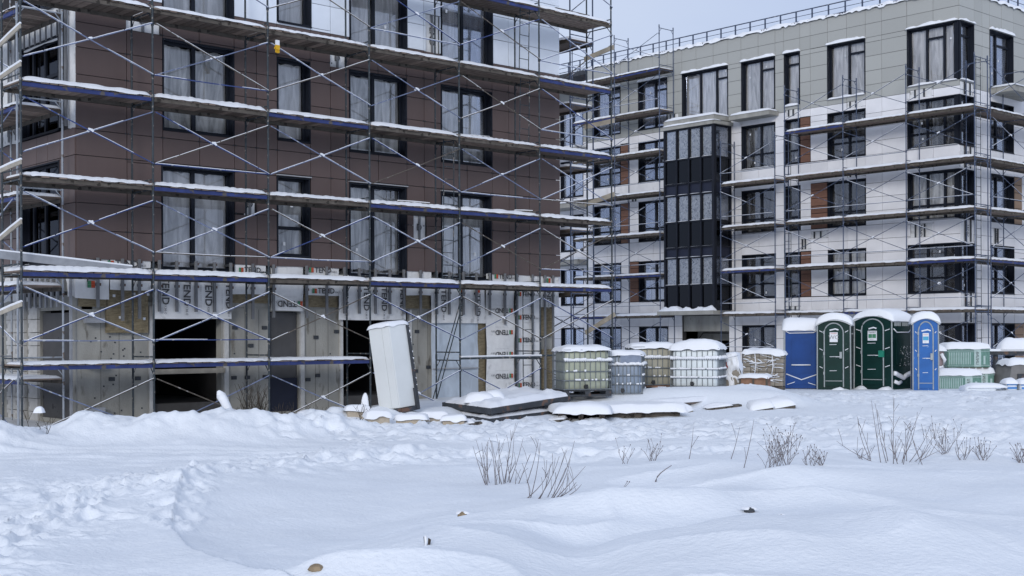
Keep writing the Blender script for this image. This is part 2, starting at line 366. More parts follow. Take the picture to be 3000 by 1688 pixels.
me = bpy.data.meshes.new('snow_ground'); me.vertices.add(len(V)); me.vertices.foreach_set('co', V.astype('f').ravel())
me.loops.add(F.size); me.loops.foreach_set('vertex_index', F.astype('i').ravel())
me.polygons.add(len(F)); me.polygons.foreach_set('loop_start', np.arange(0, F.size, 4, dtype='i')); me.polygons.foreach_set('loop_total', np.full(len(F), 4, 'i'))
me.polygons.foreach_set('use_smooth', np.ones(len(F), bool)); me.update(calc_edges=True); me.materials.append(M['snow_ground'])
tag(put('snow_ground', me, (0, 0, 0)), 'drifted and trampled snow covering the building site', kind='structure')
b = MB(); b.box((-3000, -3000, -1.2), (3000, 3000, -.3)); tag(b.build('snow_field', 'snow_ground'), 'flat snowy land beyond the site', kind='structure')

# ------------------------------------------------------------------ snow caps (real thickness, soft edges)
def cap(mb, P, w, d, h, seed=0, nx=16, ny=10, p=6, lump=.15, mi=0, scal=0, droop=0.0):
    """snow lying on a w x d rectangle; P maps (u, v, height) to a point, u in 0..w, v in 0..d"""
    n = len(mb.v); vs = []; fs = []
    for j in range(ny+1):
        for i in range(nx+1):
            a = 2*i/nx-1; c = 2*j/ny-1
            a = math.copysign(abs(a)**.75, a); c = math.copysign(abs(c)**.75, c)
            e = max(0, (1-abs(a)**p))**.45*max(0, (1-abs(c)**p))**.45
            u = (a+1)/2*w; v = (c+1)/2*d
            hh = h*e*(1+lump*2*float(fbm(u*3+seed*7.7, v*3+seed*3.3, 2, seed)))
            if scal: hh *= .82+.18*abs(math.sin(math.pi*u/scal+seed))**.6
            dz = -droop*float(vnoise(u*6+seed, v*6, seed+3)+.3) if (abs(a) == 1 or abs(c) == 1) else 0
            vs.append(P(u, v, max(hh, 0)+min(dz, 0)))
    for j in range(ny):
        for i in range(nx):
            k = j*(nx+1)+i; fs.append((k, k+1, k+nx+2, k+nx+1))
    mb.add(vs, fs, mi)
def snow_cap(name, parent, P, w, d, h, world=True, **k):
    mb = MB(); cap(mb, P, w, d, h, **k); return mb.build(name, 'snow', parent, True, world)

# ------------------------------------------------------------------ walls, panels, windows
class Wall:
    """a facade plane: u runs along it, d goes into the building"""
    def __init__(s, axis, c, parent): s.axis, s.c, s.par = axis, c, parent; s.cache = {}
    def P(s, u, d, z): return (u, s.c+d, z) if s.axis == 'Y' else (s.c+d, u, z)
    def box(s, mb, u0, u1, d0, d1, z0, z1, mi=0):
        a = s.P(u0, d0, z0); b = s.P(u1, d1, z1); mb.box([min(p, q) for p, q in zip(a, b)], [max(p, q) for p, q in zip(a, b)], mi)
    def piece(s, name, u0, u1, d0, d1, z0, z1, m, parent=None):
        """a box piece; alike pieces share their mesh"""
        key = (name, round(u1-u0, 2), round(z1-z0, 2), round(d1-d0, 3), m)
        if key not in s.cache:
            mb = MB(); a = s.P(-(u1-u0)/2, -(d1-d0)/2, 0); b = s.P((u1-u0)/2, (d1-d0)/2, z1-z0)
            if s.axis == 'Y': a = (a[0], a[1]-s.c, a[2]); b = (b[0], b[1]-s.c, b[2])
            else: a = (a[0]-s.c, a[1], a[2]); b = (b[0]-s.c, b[1], b[2])
            mb.box(a, b); s.cache[key] = mb.mesh(name, m)
        return put(name, s.cache[key], s.P((u0+u1)/2, (d0+d1)/2, z0), parent or s.par)
def cut(rects, hole):
    out = []; a0, a1, b0, b1 = hole
    for (x0, x1, y0, y1) in rects:
        if a0 >= x1-.01 or a1 <= x0+.01 or b0 >= y1-.01 or b1 <= y0+.01: out.append((x0, x1, y0, y1)); continue
        if b0 > y0: out.append((x0, x1, y0, b0))
        if b1 < y1: out.append((x0, x1, b1, y1))
        lo, hi = max(y0, b0), min(y1, b1)
        if a0 > x0: out.append((x0, a0, lo, hi))
        if a1 < x1: out.append((a1, x1, lo, hi))
    return [r for r in out if r[1]-r[0] > .03 and r[3]-r[2] > .03]
def core(w, name, u0, u1, z0, z1, holes, d0, d1, m):
    rs = [(u0, u1, z0, z1)]
    for h in holes: rs = cut(rs, h)
    mb = MB()
    for r in rs: w.box(mb, r[0], r[1], d0, d1, r[2], r[3])
    return mb.build(name, m, w.par)
def panels(us, zs, holes, matf, lst, w, skip=None, gap=.016):
    for i in range(len(us)-1):
        for j in range(len(zs)-1):
            rs = [(us[i], us[i+1], zs[j], zs[j+1])]
            for h in holes: rs = cut(rs, h)
            for r in rs: lst.append((w, r[0]+gap/2, r[1]-gap/2, r[2]+gap/2, r[3]-gap/2, matf(r)))
def lay(lst, keyf, limit, par, name='panel'):
    lst.sort(key=keyf); rest = {}
    for i, (w, u0, u1, z0, z1, m) in enumerate(lst):
        if u1-u0 < .02 or z1-z0 < .02: continue
        k = rnd(-.004, .004)
        if i < limit: w.piece(name, u0, u1, -.02+k, .01+k, z0, z1, m)
        else: w.box(rest.setdefault(m, MB()), u0, u1, -.02+k, .01+k, z0, z1)
    for m, mb in rest.items(): tag(mb.build('distant_panels', m, par), kind='stuff')
def window(w, u0, u1, z0, z1, cols, film='film', depth=.22, split=None, sill_snow=0, top_snow=0, glass='glass', reveal=True, note=True):
    """cols: list of width shares; split: {col: [transom heights 0..1]}"""
    mb = MB(); t = .035; pr = -.035
    if reveal:
        w.box(mb, u0, u0+t, pr, depth, z0, z1); w.box(mb, u1-t, u1, pr, depth, z0, z1)
        w.box(mb, u0+t, u1-t, pr, depth, z1-t, z1); w.box(mb, u0+t, u1-t, pr, depth, z0, z0+t)
    a0, a1, c0, c1 = u0+t, u1-t, z0+t, z1-t; f = .055; d0, d1 = depth-.07, depth
    w.box(mb, a0, a0+f, d0, d1, c0, c1, 0); w.box(mb, a1-f, a1, d0, d1, c0, c1, 0)
    w.box(mb, a0+f, a1-f, d0, d1, c1-f, c1, 0); w.box(mb, a0+f, a1-f, d0, d1, c0, c0+f, 0)
    tot = sum(cols); x = a0; cells = []
    for i, c in enumerate(cols):
        xe = x+(a1-a0)*c/tot
        if i < len(cols)-1: w.box(mb, xe-.045, xe+.045, d0-.01, d1, c0+f, c1-f, 0)
        l = x+(f if i == 0 else .045); r = xe-(f if i == len(cols)-1 else .045)
        zz = [c0+f]
        for s_ in (split or {}).get(i, []):
            h = c0+(c1-c0)*s_; w.box(mb, l, r, d0+.004, d1-.002, h-.04, h+.04, 0); zz += [h-.04, h+.04]
        zz.append(c1-f)
        for k in range(0, len(zz), 2): cells.append((l, r, zz[k], zz[k+1]))
        x = xe
    win = mb.build('window', 'frame_metal', w.par)
    for (l, r, b0, b1) in cells:
        w.piece('pane', l, r, d1-.03, d1-.022, b0, b1, glass, win)
        if film:
            sd_ = random.randint(0, 9999); g = MB()
            def FP(a, b, l=l, r=r, b0=b0, b1=b1, sd_=sd_):
                return w.P(l-.02+a*(r-l+.04), depth+.05+.05*float(vnoise(a*6+sd_, b*2, 3)), b0-.03+b*(b1-b0+.06)*(1-.03*rnd(0, 1)))
            g.grid(FP, 7, 6); g.build('plastic_film', film, win, True)
        if note and rnd(0, 1) < .45 and r-l > .3:
            nu = rnd(l+.1, r-.2); nz_ = rnd(b0+.15*(b1-b0), b0+.85*(b1-b0)); w.piece('sticker', nu, nu+.07, d1-.036, d1-.031, nz_, nz_+.09, 'sign_white', win)
    # sill flashing
    mb = MB(); w.box(mb, u0+.01, u1-.01, -.07, .02, z0-.025, z0-.004); mb.build('sill', 'black_metal' if not sill_snow else 'sill_metal', win)
    if sill_snow: snow_cap('sill_snow', win, lambda u, v, h: w.P(u0+u, -.10+v, z0-.003+h), u1-u0, .24, sill_snow, seed=random.randint(0, 99), nx=14, ny=5, lump=.3)
    if top_snow: snow_cap('ledge_snow', win, lambda u, v, h: w.P(u0-.04+u, -.13+v, z1+.01+h), u1-u0+.08, .15, top_snow, seed=random.randint(0, 99), nx=36, ny=5, lump=.5, p=16)
    return win
FONT_CACHE = {}
def textobj(name, body, size, m, parent, loc, axis='Y', turn=0, bold=.012, align='CENTER', world=True, extrude=.0, sx=1.0):
    key = (body, size, m, bold, sx)
    if key not in FONT_CACHE:
        cu = bpy.data.curves.new(name, 'FONT'); cu.body = body; cu.size = size; cu.align_x = align; cu.align_y = 'CENTER'; cu.offset = bold*size
        cu.resolution_u = 2; cu.extrude = extrude; cu.materials.append(M[m]); FONT_CACHE[key] = cu
    o = bpy.data.objects.new(name, FONT_CACHE[key]); COL.objects.link(o); o.parent = parent
    base = Matrix.Rotation(R(90), 3, 'X')
    if axis == 'X': base = Matrix.Rotation(R(-90), 3, 'Z') @ base
    o.rotation_euler = (base @ Matrix.Rotation(R(turn), 3, 'Z')).to_euler(); o.scale = (sx, 1, 1)
    o.location = Vector(loc)-WP[parent.name] if (parent is not None and world) else loc
    return o

# ================================================================== LEFT BUILDING
AX0, AX1, AYW = 12.63, 27.95, 28.6
A = empty('apartment_building', (AX0, AYW, 0), label='brown clad apartment block under construction on the left with bare concrete ground floor', cat='building')
wa = Wall('Y', AYW, A)
win3 = [(14.77, 16.70, 6.95, 9.12), (17.93, 18.93, 7.02, 9.12), (20.15, 22.07, 6.93, 9.1), (23.28, 25.2, 6.93, 9.1)]
win2 = [(14.73, 16.68, 3.62, 6.10), (17.91, 18.9, 4.06, 6.10), (20.14, 22.04, 3.62, 6.10), (23.27, 25.16, 3.63, 6.08)]
win4 = [(14.77, 16.70, 9.8, 12.1), (17.95, 18.97, 10.02, 12.1), (20.18, 22.1, 9.72, 12.1), (23.3, 25.24, 9.72, 12.1)]
hole = [(a, b_, c, d) for (a, b_, c, d) in win2+win3+win4]
doors = [(14.66, 16.45, .1, 2.75), (17.83, 18.70, .1, 2.66), (20.07, 22.25, .1, 2.75), (23.25, 24.6, .1, 2.75)]
core(wa, 'upper_wall', AX0+.1, AX1-.1, 3.78, 15.0, hole, .06, .34, 'seam')
core(wa, 'ground_floor_wall', AX0+.12, AX1-.12, -.6, 3.78, doors+[(14.73, 16.68, 3.62, 4), (20.14, 22.04, 3.62, 4), (23.27, 25.16, 3.62, 4)], .22, .48, 'concrete')
US = [12.63, 13.86, 14.77, 15.74, 16.70, 17.33, 17.93, 18.93, 19.56, 20.15, 21.1, 22.07, 22.68, 23.28, 24.24, 25.2, 25.85, 26.67, 27.95]
ZS = [3.80, 4.46, 5.08, 5.62, 6.16, 6.75, 7.38, 7.99, 8.61, 9.18, 9.95]
lst = []
missing = [(13.86, 14.72, 9.2, 9.75), (19.56, 20.05, 9.1, 9.6), (22.75, 23.25, 9.95, 11.0), (17.0, 17.3, 5.05, 5.6), (22.3, 22.75, 4.7, 5.35)]
panels(US, ZS, hole+missing, lambda r: 'brown_panel', lst, wa)
panels([12.63, 13.86, 14.77, 16.70, 17.93, 18.95, 19.56, 20.17, 22.08, 22.68, 23.29, 25.22, 25.85, 27.95], [9.95, 10.66, 11.35, 12.05, 12.8, 13.5, 14.2, 14.9], hole+missing, lambda r: 'white_panel_cool', lst, wa)
lay(lst, lambda t: 0, 1000, A)
for (a, b_, c, d) in missing:       # uncovered membrane where a panel is missing
    g = MB(); g.grid(lambda u, v: wa.P(a+u*(b_-a), .045+.012*float(vnoise(u*5+a, v*5, 4)), c+v*(d-c)), 5, 5)
    mo = g.build('membrane', 'membrane', A, True)
    textobj('lettering', 'TEND' if d-c > .8 else 'D', .26, 'print_grey', mo, wa.P((a+b_)/2, .025, (c+d)/2), 'Y', -90 if d-c > .8 else 0)
    wa.piece('fixing_rail', (a+b_)/2-.03, (a+b_)/2+.03, .0, .03, c, d, 'hanger_grey', mo)
for i, (a, b_, c, d) in enumerate(win3+win2+win4):
    wide = b_-a > 1.3
    fl = random.choice(['film_bright', 'film_bright', 'film']) if i < 4 or i >= 8 else random.choice(['film', 'film', 'film_bright'])
    sp = {0: [.36]} if (not wide and 4 <= i < 8) else None
    w_ = window(wa, a, b_, c, d, [1, 1.1] if wide else [1], fl, depth=.24, split=sp)
    if 4 <= i < 8: wa.piece('head_flashing', a-.02, b_+.02, -.09, .0, d+.01, d+.035, 'sill_metal', w_)
mb = MB()           # small fixing clips along the joints
for z in ZS[1:-1]:
    for x in US[1:-1]:
        if any(h[0]-.02 < x < h[1]+.02 and h[2] < z < h[3] for h in hole): continue
        wa.box(mb, x-.045, x-.02, -.03, -.022, z-.02, z+.02); wa.box(mb, x+.02, x+.045, -.03, -.022, z-.02, z+.02)
tag(mb.build('panel_clips', 'steel_dark', A), kind='stuff')
# interior: slabs, back wall, partitions
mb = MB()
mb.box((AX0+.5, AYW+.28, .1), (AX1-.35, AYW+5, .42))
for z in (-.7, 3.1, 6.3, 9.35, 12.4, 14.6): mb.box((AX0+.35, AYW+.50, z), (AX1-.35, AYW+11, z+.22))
mb.build('floor_slab', 'concrete_shaded', A)
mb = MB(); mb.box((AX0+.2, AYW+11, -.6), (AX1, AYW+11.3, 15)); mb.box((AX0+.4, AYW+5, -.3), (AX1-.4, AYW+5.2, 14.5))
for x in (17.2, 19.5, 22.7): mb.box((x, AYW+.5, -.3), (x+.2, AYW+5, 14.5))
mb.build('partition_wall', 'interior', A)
mb = MB(); mb.box((AX0, AYW+.36, 14.95), (AX1, AYW+11.2, 15.2)); mb.build('roof_slab', 'concrete_shaded', A)
# right (hidden) side wall
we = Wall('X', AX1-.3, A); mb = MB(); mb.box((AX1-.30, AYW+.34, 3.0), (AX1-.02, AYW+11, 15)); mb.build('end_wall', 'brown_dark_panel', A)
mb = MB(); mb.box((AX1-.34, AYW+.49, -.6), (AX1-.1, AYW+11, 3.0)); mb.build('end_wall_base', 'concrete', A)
# closures and details in the ground-floor openings
wa.piece('closing_board', 17.85, 18.68, .30, .36, .1, 2.64, 'board_dark')
wa.piece('closing_board', 17.86, 18.67, .27, .295, .1, .95, 'navy_board')
wa.piece('crossbar', 14.62, 16.5, .12, .2, 1.13, 1.25, 'board_pale')
g = MB(); g.grid(lambda u, v: wa.P(23.0+u*1.72, .1+.04*float(fbm(u*5, v*4, 2, 8)), .15+v*2.4), 12, 14); g.build('plastic_sheet', 'film_sheet', A, True)
wa.piece('batten', 23.02, 24.7, .03, .07, 1.08, 1.11, 'sill_metal')
for (x0, x1) in ((14.5, 14.62), (16.5, 16.62), (18.72, 18.84), (19.96, 20.05), (22.28, 22.36), (24.74, 24.9)):
    wa.piece('jamb', x0, x1, .16, .218, .0, 2.75, 'aerated')
for x in (13.3, 13.75, 14.1, 17.1, 17.5, 19.2, 19.6, 22.6, 22.95):   # formwork joints in the concrete
    wa.piece('formwork_joint', x, x+.016, .214, .219, .1, 2.7, 'seam_concrete')
for i, (x, z) in enumerate(((13.55, 2.5), (13.5, 1.0), (14.15, 1.0), (14.5, 1.0), (16.75, 2.2), (17.2, 1.75), (17.6, 2.2), (17.1, .95), (19.15, 1.95), (19.2, .95), (18.9, .85), (19.8, 2.1), (22.5, 2.1), (22.45, 1.0), (22.9, 1.1), (23.1, 2.3), (24.95, 1.3), (24.95, 2.2), (16.72, .95), (17.62, .95))):
    wa.piece('embedded_plate', x, x+.14, .19, .218, z, z+.09, 'steel_dark')
for i in range(30):
    x = rnd(13.0, 14.4) if i < 22 else random.choice([rnd(16.7, 17.6), rnd(19, 19.9), rnd(22.4, 22.9)]); z = rnd(.2, 2.4)
    wa.piece('bolt_hole', x, x+.035, .212, .219, z, z+.035, 'steel_dark')
wa.piece('spandrel_beam', 12.80, 27.8, .15, .218, 2.76, 2.86, 'concrete')

# membrane strips printed with the maker's name
def logo(parent, P, z, s, flip=False, turn=False, x=0):
    for (dx, dz, m) in ((-.5, 0, 'print_green'), (0, 0, 'print_red'), (0, -.45, 'print_red'), (-.5, -.45, 'print_green')):
        if flip: dz = -dz-.45
        mb = MB(); w_, h_ = .48*s, .43*s
        mb.box((x+dx*s, AYW-.022, z+dz*s), (x+dx*s+w_, AYW-.016, z+dz*s+h_))
        mb.build('logo', m, parent)
def membrane(x0, x1, z0, z1, prints, seed):
    g = MB()
    def P(u, v):
        e = .03*float(vnoise(u*3+seed, 5, 2)) if v == 0 else 0
        return wa.P(x0+u*(x1-x0)+.02*float(vnoise(seed, v*4, 5)), .02+.05*float(fbm(u*(x1-x0)*1.6+seed, v*(z1-z0)*1.6, 2, seed)), z0+v*(z1-z0)+e)
    g.grid(P, max(4, int((x1-x0)*7)), max(5, int((z1-z0)*7))); mo = g.build('membrane', 'membrane', A, True)
    for (k, x, z, s) in prints:
        if k == 'v':          # running downwards
            textobj('lettering', 'TEND', s, 'print_grey', mo, (x, AYW-.02, z), 'Y', -90, bold=.02)
            textobj('lettering', 'KM-0', s*.36, 'print_fine', mo, (x, AYW-.02, z-s*1.75), 'Y', -90)
            textobj('lettering', '- - — - —— - —', s*.3, 'print_fine', mo, (x-s*.75, AYW-.02, z-.1), 'Y', -90)
            if z+s*1.95 < z1: logo(mo, None, z+s*1.75, s*.7, x=x)
        elif k == 'w':        # running upwards
            textobj('lettering', 'TEND', s, 'print_grey', mo, (x, AYW-.02, z), 'Y', 90, bold=.02)
            textobj('lettering', '- - — - —— - —', s*.3, 'print_fine', mo, (x+s*.75, AYW-.02, z-.1), 'Y', 90)
            logo(mo, None, z-s*1.5, s*.7, x=x)
        elif k == 'h':
            textobj('lettering', 'TEND', s, 'print_grey', mo, (x, AYW-.02, z), 'Y', 0, bold=.02)
            textobj('lettering', 'KM-0', s*.36, 'print_fine', mo, (x+s*1.75, AYW-.02, z-.03), 'Y', 0)
            logo(mo, None, z, s*.7, x=x-s*1.8)
            textobj('lettering', '- -- - —— - — - ——', s*.3, 'print_fine', mo, (x, AYW-.02, z-s*.75), 'Y', 0)
        else:                 # upside down
            textobj('lettering', 'TEND', s, 'print_grey', mo, (x, AYW-.02, z), 'Y', 180, bold=.02)
            textobj('lettering', 'KM-0', s*.36, 'print_fine', mo, (x-s*1.75, AYW-.02, z+.03), 'Y', 180)
            logo(mo, None, z, s*.7, True, x=x+s*1.8)
            textobj('lettering', '- -- - —— - — - ——', s*.3, 'print_fine', mo, (x, AYW-.02, z+s*.75), 'Y', 180)
    return mo
membrane(12.60, 13.42, 2.90, 3.82, [('w', 12.98, 3.62, .26)], 1)
membrane(13.44, 14.46, 3.12, 3.82, [('h', 13.85, 3.72, .22)], 2)
membrane(14.50, 16.62, 2.46, 3.64, [('v', 14.82, 3.12, .26), ('v', 15.38, 3.1, .26), ('v', 15.96, 3.1, .26), ('v', 16.52, 3.02, .24)], 3)
membrane(16.64, 17.60, 3.08, 3.82, [('h', 17.2, 3.68, .18)], 4)
membrane(17.76, 18.72, 2.68, 3.82, [('u', 18.2, 2.86, .22)], 5)
membrane(18.86, 19.82, 3.09, 3.82, [('h', 19.3, 3.74, .2), ('h', 19.4, 3.2, .2)], 6)
membrane(19.82, 22.03, 2.46, 3.64, [('v', 20.0, 3.02, .25), ('v', 20.68, 3.02, .25), ('v', 21.27, 3.02, .25), ('v', 21.9, 3.02, .25)], 7)
membrane(22.05, 22.93, 3.15, 3.82, [], 8)
membrane(22.93, 24.94, 2.38, 3.64, [('v', 23.35, 3.0, .25), ('v', 24.0, 2.9, .25), ('v', 24.62, 2.9, .25)], 9)
membrane(24.97, 26.08, -.2, 3.82, [('h', 25.7, 3.75, .2)]+[('u', 25.55, z, .2) for z in (2.76, 2.12, 1.48, .84, .22)], 10)
membrane(26.14, 27.1, -.2, 3.82, [('h', 26.62, z, .2) for z in (3.25, 2.56, 1.88, .55)], 11)
membrane(27.12, 27.9, 2.88, 3.82, [('v', 27.45, 3.3, .22)], 12)
for (x0, x1, z0, z1) in ((12.75, 13.42, 2.72, 2.95), (13.40, 14.44, 2.12, 3.15), (16.62, 17.75, 2.86, 3.12), (18.80, 19.84, 2.78, 3.12), (22.0, 22.95, 2.78, 3.18), (24.72, 25.0, .1, 2.5), (27.25, 27.75, 2.0, 2.9), (27.3, 27.75, .4, 1.6)):
    wa.piece('wool_slab', x0, x1, .10, .17, z0, z1, 'wool')
for (x, z) in ((13.55, 2.95), (13.7, 2.45), (14.3, 2.42), (14.05, 3.0), (14.4, 3.0), (17.55, 3.05)): wa.piece('dowel', x, x+.06, .085, .1, z, z+.06, 'sign_white')
hx = [13.12, 13.72, 14.14, 14.65, 15.1, 15.61, 16.11, 16.56, 17.18, 17.78, 18.77, 19.39, 19.95, 20.43, 20.96, 21.44, 21.92, 22.5, 23.07, 23.53, 24.05, 24.54, 25.05, 25.64, 26.12, 26.75, 27.26, 27.6]
for i, x in enumerate(hx):
    z0 = {13.12: 2.7, 13.72: 2.4, 14.14: 2.45, 17.18: 2.45, 19.39: 2.45, 22.5: 2.4, 17.78: 2.5, 18.77: 2.5, 25.64: 2.35}.get(x, 2.62)
    if x > 26.0: z0 = -.2
    wa.piece('hanger_rail', x-.035, x+.035, -.075, -.035, z0, 3.84, 'hanger_grey')
    for z in (3.2, 3.75): wa.piece('bracket', x-.02, x+.09, -.034, .22, z, z+.06, 'steel_dark')
for z in (2.35, 1.35, .3): wa.piece('bracket', 12.86, 13.3, -.03, .15, z, z+.11, 'galvanised')

# left return of the brown building (faces -X)
ws = Wall('X', AX0, A)
loggia = [(29.45, 31.6, 6.82, 9.03), (29.45, 31.6, 3.75, 6.12), (29.45, 31.6, 9.75, 12.0)]
garage = [(28.84, 31.15, .1, 2.66)]
core(ws, 'side_wall', AYW+.1, 36, 3.78, 15, loggia, .06, .34, 'seam')
core(ws, 'side_ground_wall', AYW+.22, 36, -.6, 3.78, garage, .22, .48, 'concrete')
lst = []
panels([AYW, 29.41, 30.1, 30.75, 31.64, 32.4, 33.2, 34, 35, 36], [3.80, 4.46, 5.08, 5.62, 6.16, 6.78], loggia, lambda r: 'brown_panel', lst, ws)
lay(lst, lambda t: 0, 1000, A)
for (a, b_, c, d) in loggia: window(ws, a, b_, c, d, [1.3, .9, .5], None, depth=.16, split={0: [.62], 1: [.62]}, glass='glass_dark', note=False)
def smem(y0, y1, z0, z1, seed):
    g = MB(); g.grid(lambda u, v: ws.P(y0+u*(y1-y0), .02+.05*float(fbm(u*3+seed, v*4, 2, seed)), z0+v*(z1-z0)+(.05*float(vnoise(u*5, seed, 3)) if v == 0 else 0)), 10, 8)
    return g.build('membrane', 'membrane', A, True)
smem(29.4, 31.75, 8.95, 9.75, 21); smem(AYW+.02, 29.1, 6.8, 9.8, 22); smem(31.7, 33.4, 6.8, 9.9, 23); smem(AYW+.02, 33.4, 12, 14.8, 24)
m_ = smem(AYW+.03, 29.15, 2.95, 3.8, 25); smem(31.3, 33, 2.9, 3.8, 26)
textobj('lettering', 'END', .3, 'print_grey', m_, (AX0-.03, 32.2, 8.1), 'X', 0); textobj('lettering', 'TEND', .3, 'print_grey', m_, (AX0-.03, 32.2, 7.1), 'X', 0)
for y in np.arange(29.45, 31.7, .32): ws.piece('hanger_rail', y, y+.05, -.06, -.03, 8.99, 9.6, 'hanger_grey'); ws.piece('hanger_rail', y, y+.09, -.08, -.03, 2.72, 3.6, 'galvanised'); ws.piece('bracket', y+.06, y+.2, -.03, .18, 3.0, 3.09, 'steel_dark')
for y in (28.95, 29.25, 31.85, 32.3): ws.piece('hanger_rail', y, y+.07, -.08, -.03, 6.85, 9.7, 'hanger_grey')
for y in (28.72,): ws.piece('hanger_rail', y, y+.06, -.09, -.04, -.2, 3.8, 'galvanised')
ws.piece('closing_board', 28.9, 31.1, .26, .31, .1, 2.6, 'board_dark')
for k in range(9):           # aerated block courses left of the closed opening
    z = -.1+k*.32
    for (y0, y1) in ((31.16, 31.72), (31.95, 32.5), (32.5, 33.1)):
        ws.piece('block', y0+.01, y1-.01, .14+rnd(0, .012), .218, z+.008, z+.312, 'aerated')

# ================================================================== RIGHT BUILDING
BX, BY = 49.2, 27.12
B = empty('apartment_building', (BX, BY, 0), label='grey and white panelled apartment block behind the toilets with a railing on its roof', cat='building')
wb = Wall('X', BX, B); wr = Wall('Y', BY, B)
rows = {5: (12.36, 14.76), 4: (9.74, 11.76), 3: (6.73, 8.74), 2: (3.72, 5.74), 1: (.62, 2.45)}
colsB = {1: (27.15, 29.47), 2: (31.48, 33.40), 3: (34.86, 35.70), 4: (36.22, 38.13), 5: (38.92, 41.74), 6: (42.70, 44.62), 7: (45.85, 47.79)}
holesB = []
for c, (y0, y1) in colsB.items():
    for r_, (z0, z1) in rows.items():
        if c == 5 and r_ < 5: continue
        holesB.append((c, r_, y0, y1, z0, z1))
hb = [h[2:] for h in holesB]+[(38.9, 41.8, -.6, 11.9)]
top = 16.0
core(wb, 'front_wall', BY+.1, 48.3, -.6, 15.98, hb, .04, .3, 'seam')
holesR = []
for r_, (z0, z1) in rows.items():
    holesR.append((1, r_, BX+.02, 50.38, z0, z1)); holesR.append((8, r_, 51.68, 53.73, z0, z1)); holesR.append((9, r_, 56.8, 58.7, z0, z1))
hr = [h[2:] for h in holesR]
core(wr, 'side_wall', BX+.1, 62, -.6, 15.98, hr, .04, .3, 'seam')
YS = [27.12, 28.26, 29.47, 30.67, 31.47, 32.41, 33.38, 34.29, 34.84, 35.72, 36.2, 37.15, 38.14, 38.91, 39.8, 40.85, 41.75, 42.69, 43.64, 44.63, 45.24, 45.84, 46.8, 47.8, 48.3]
ZB = [16.0, 15.36, 14.77, 14.56, 13.96, 13.33, 12.73, 12.12, 11.5, 10.9, 10.3, 9.72, 9.1, 8.5, 7.9, 7.3, 6.71, 6.1, 5.5, 4.9, 4.3, 3.7, 3.1, 2.46, 1.85, 1.25, .6, 0, -.5][::-1]
orange = [(33.42, 34.30, 6.73, 8.76), (34.30, 34.84, 9.74, 11.78), (34.30, 34.84, 3.72, 5.76), (44.64, 45.25, 3.72, 5.76), (45.24, 45.85, 6.73, 8.76), (45.24, 45.85, 9.74, 11.8), (33.4, 34.3, .62, 2.45)]
voids = [(31.7, 32.4, 11.86, 12.14), (31.7, 32.4, 8.86, 9.05), (28.35, 29.35, 11.86, 12.2), (28.35, 29.35, 6.05, 6.6), (33.5, 34.3, 6.3, 6.6), (34.45, 34.8, 5.85, 6.3), (35, 35.6, 11.9, 12.2), (42.0, 42.65, 12.4, 12.9), (44.65, 45.1, 8.8, 9.1), (34.9, 35.6, 2.9, 3.3)]
mB = lambda r: 'grey_panel' if r[2] > 12.05 else 'white_panel'
lst = []
panels(YS, ZB, hb+orange+voids, mB, lst, wb)
opan = []
for o_ in orange:
    z = o_[2]
    while z < o_[3]-.05:
        opan.append((wb, o_[0]+.02, o_[1]-.02, z+.01, min(z+.33, o_[3])-.008, 'orange_panel')); z += .337
sideor = [(53.75, 54.45, 6.73, 8.76), (53.75, 54.6, .62, 2.45)]
panels([49.2, 50.4, 51.05, 51.67, 52.7, 53.74, 54.9, 56, 57.2, 58.6, 60, 62], ZB, hr+sideor+[(49.25, 50.3, 11.8, 12.3), (49.25, 50.3, 8.8, 9.7), (49.25, 50.3, 5.8, 6.7), (49.25, 50.3, 2.5, 3.7), (51.9, 52.4, 5.8, 6.45)], mB, lst, wr)
lay(lst, lambda t: (t[1]-27 if t[0] is wb else t[1]-49+3), 288, B)
for (w_, u0, u1, z0, z1, m_) in opan: w_.piece('timber_panel', u0, u1, -.03, .01, z0, z1, m_)
for o_ in sideor:
    z = o_[2]
    while z < o_[3]-.05: wr.piece('timber_panel', o_[0]+.02, o_[1]-.02, -.03, .01, z+.01, min(z+.33, o_[3])-.008, 'tan_panel'); z += .337
for o_ in orange: # snow on the ledge over each timber infill
    snow_cap('ledge_snow', B, lambda u, v, h: wb.P(o_[0]+u, -.1+v, o_[3]+h+.002), o_[1]-o_[0], .12, .05, nx=8, ny=3, lump=.6)
for (w_, a, b_, c, d) in [(wb, *v) for v in voids]+[(wr, 49.25, 50.3, 11.8, 12.3), (wr, 49.25, 50.3, 8.8, 9.7), (wr, 49.25, 50.3, 5.8, 6.7), (wr, 49.25, 50.3, 2.5, 3.7), (wr, 51.9, 52.4, 5.8, 6.45)]:
    g = MB(); g.grid(lambda u, v: w_.P(a+u*(b_-a), .01+.03*float(fbm(u*4+a, v*4, 2, 6)), c+v*(d-c)), 6, 5); mo = g.build('membrane', 'membrane', B, True)
    for k in (.3, .72): w_.piece('fixing_rail', a+(b_-a)*k, a+(b_-a)*k+.06, -.05, -.01, c, d, 'steel_dark', mo)
    if d-c > .5: textobj('lettering', 'TEND', .2, 'print_grey', mo, w_.P((a+b_)/2, -.055, (c+d)/2), w_.axis, -90)
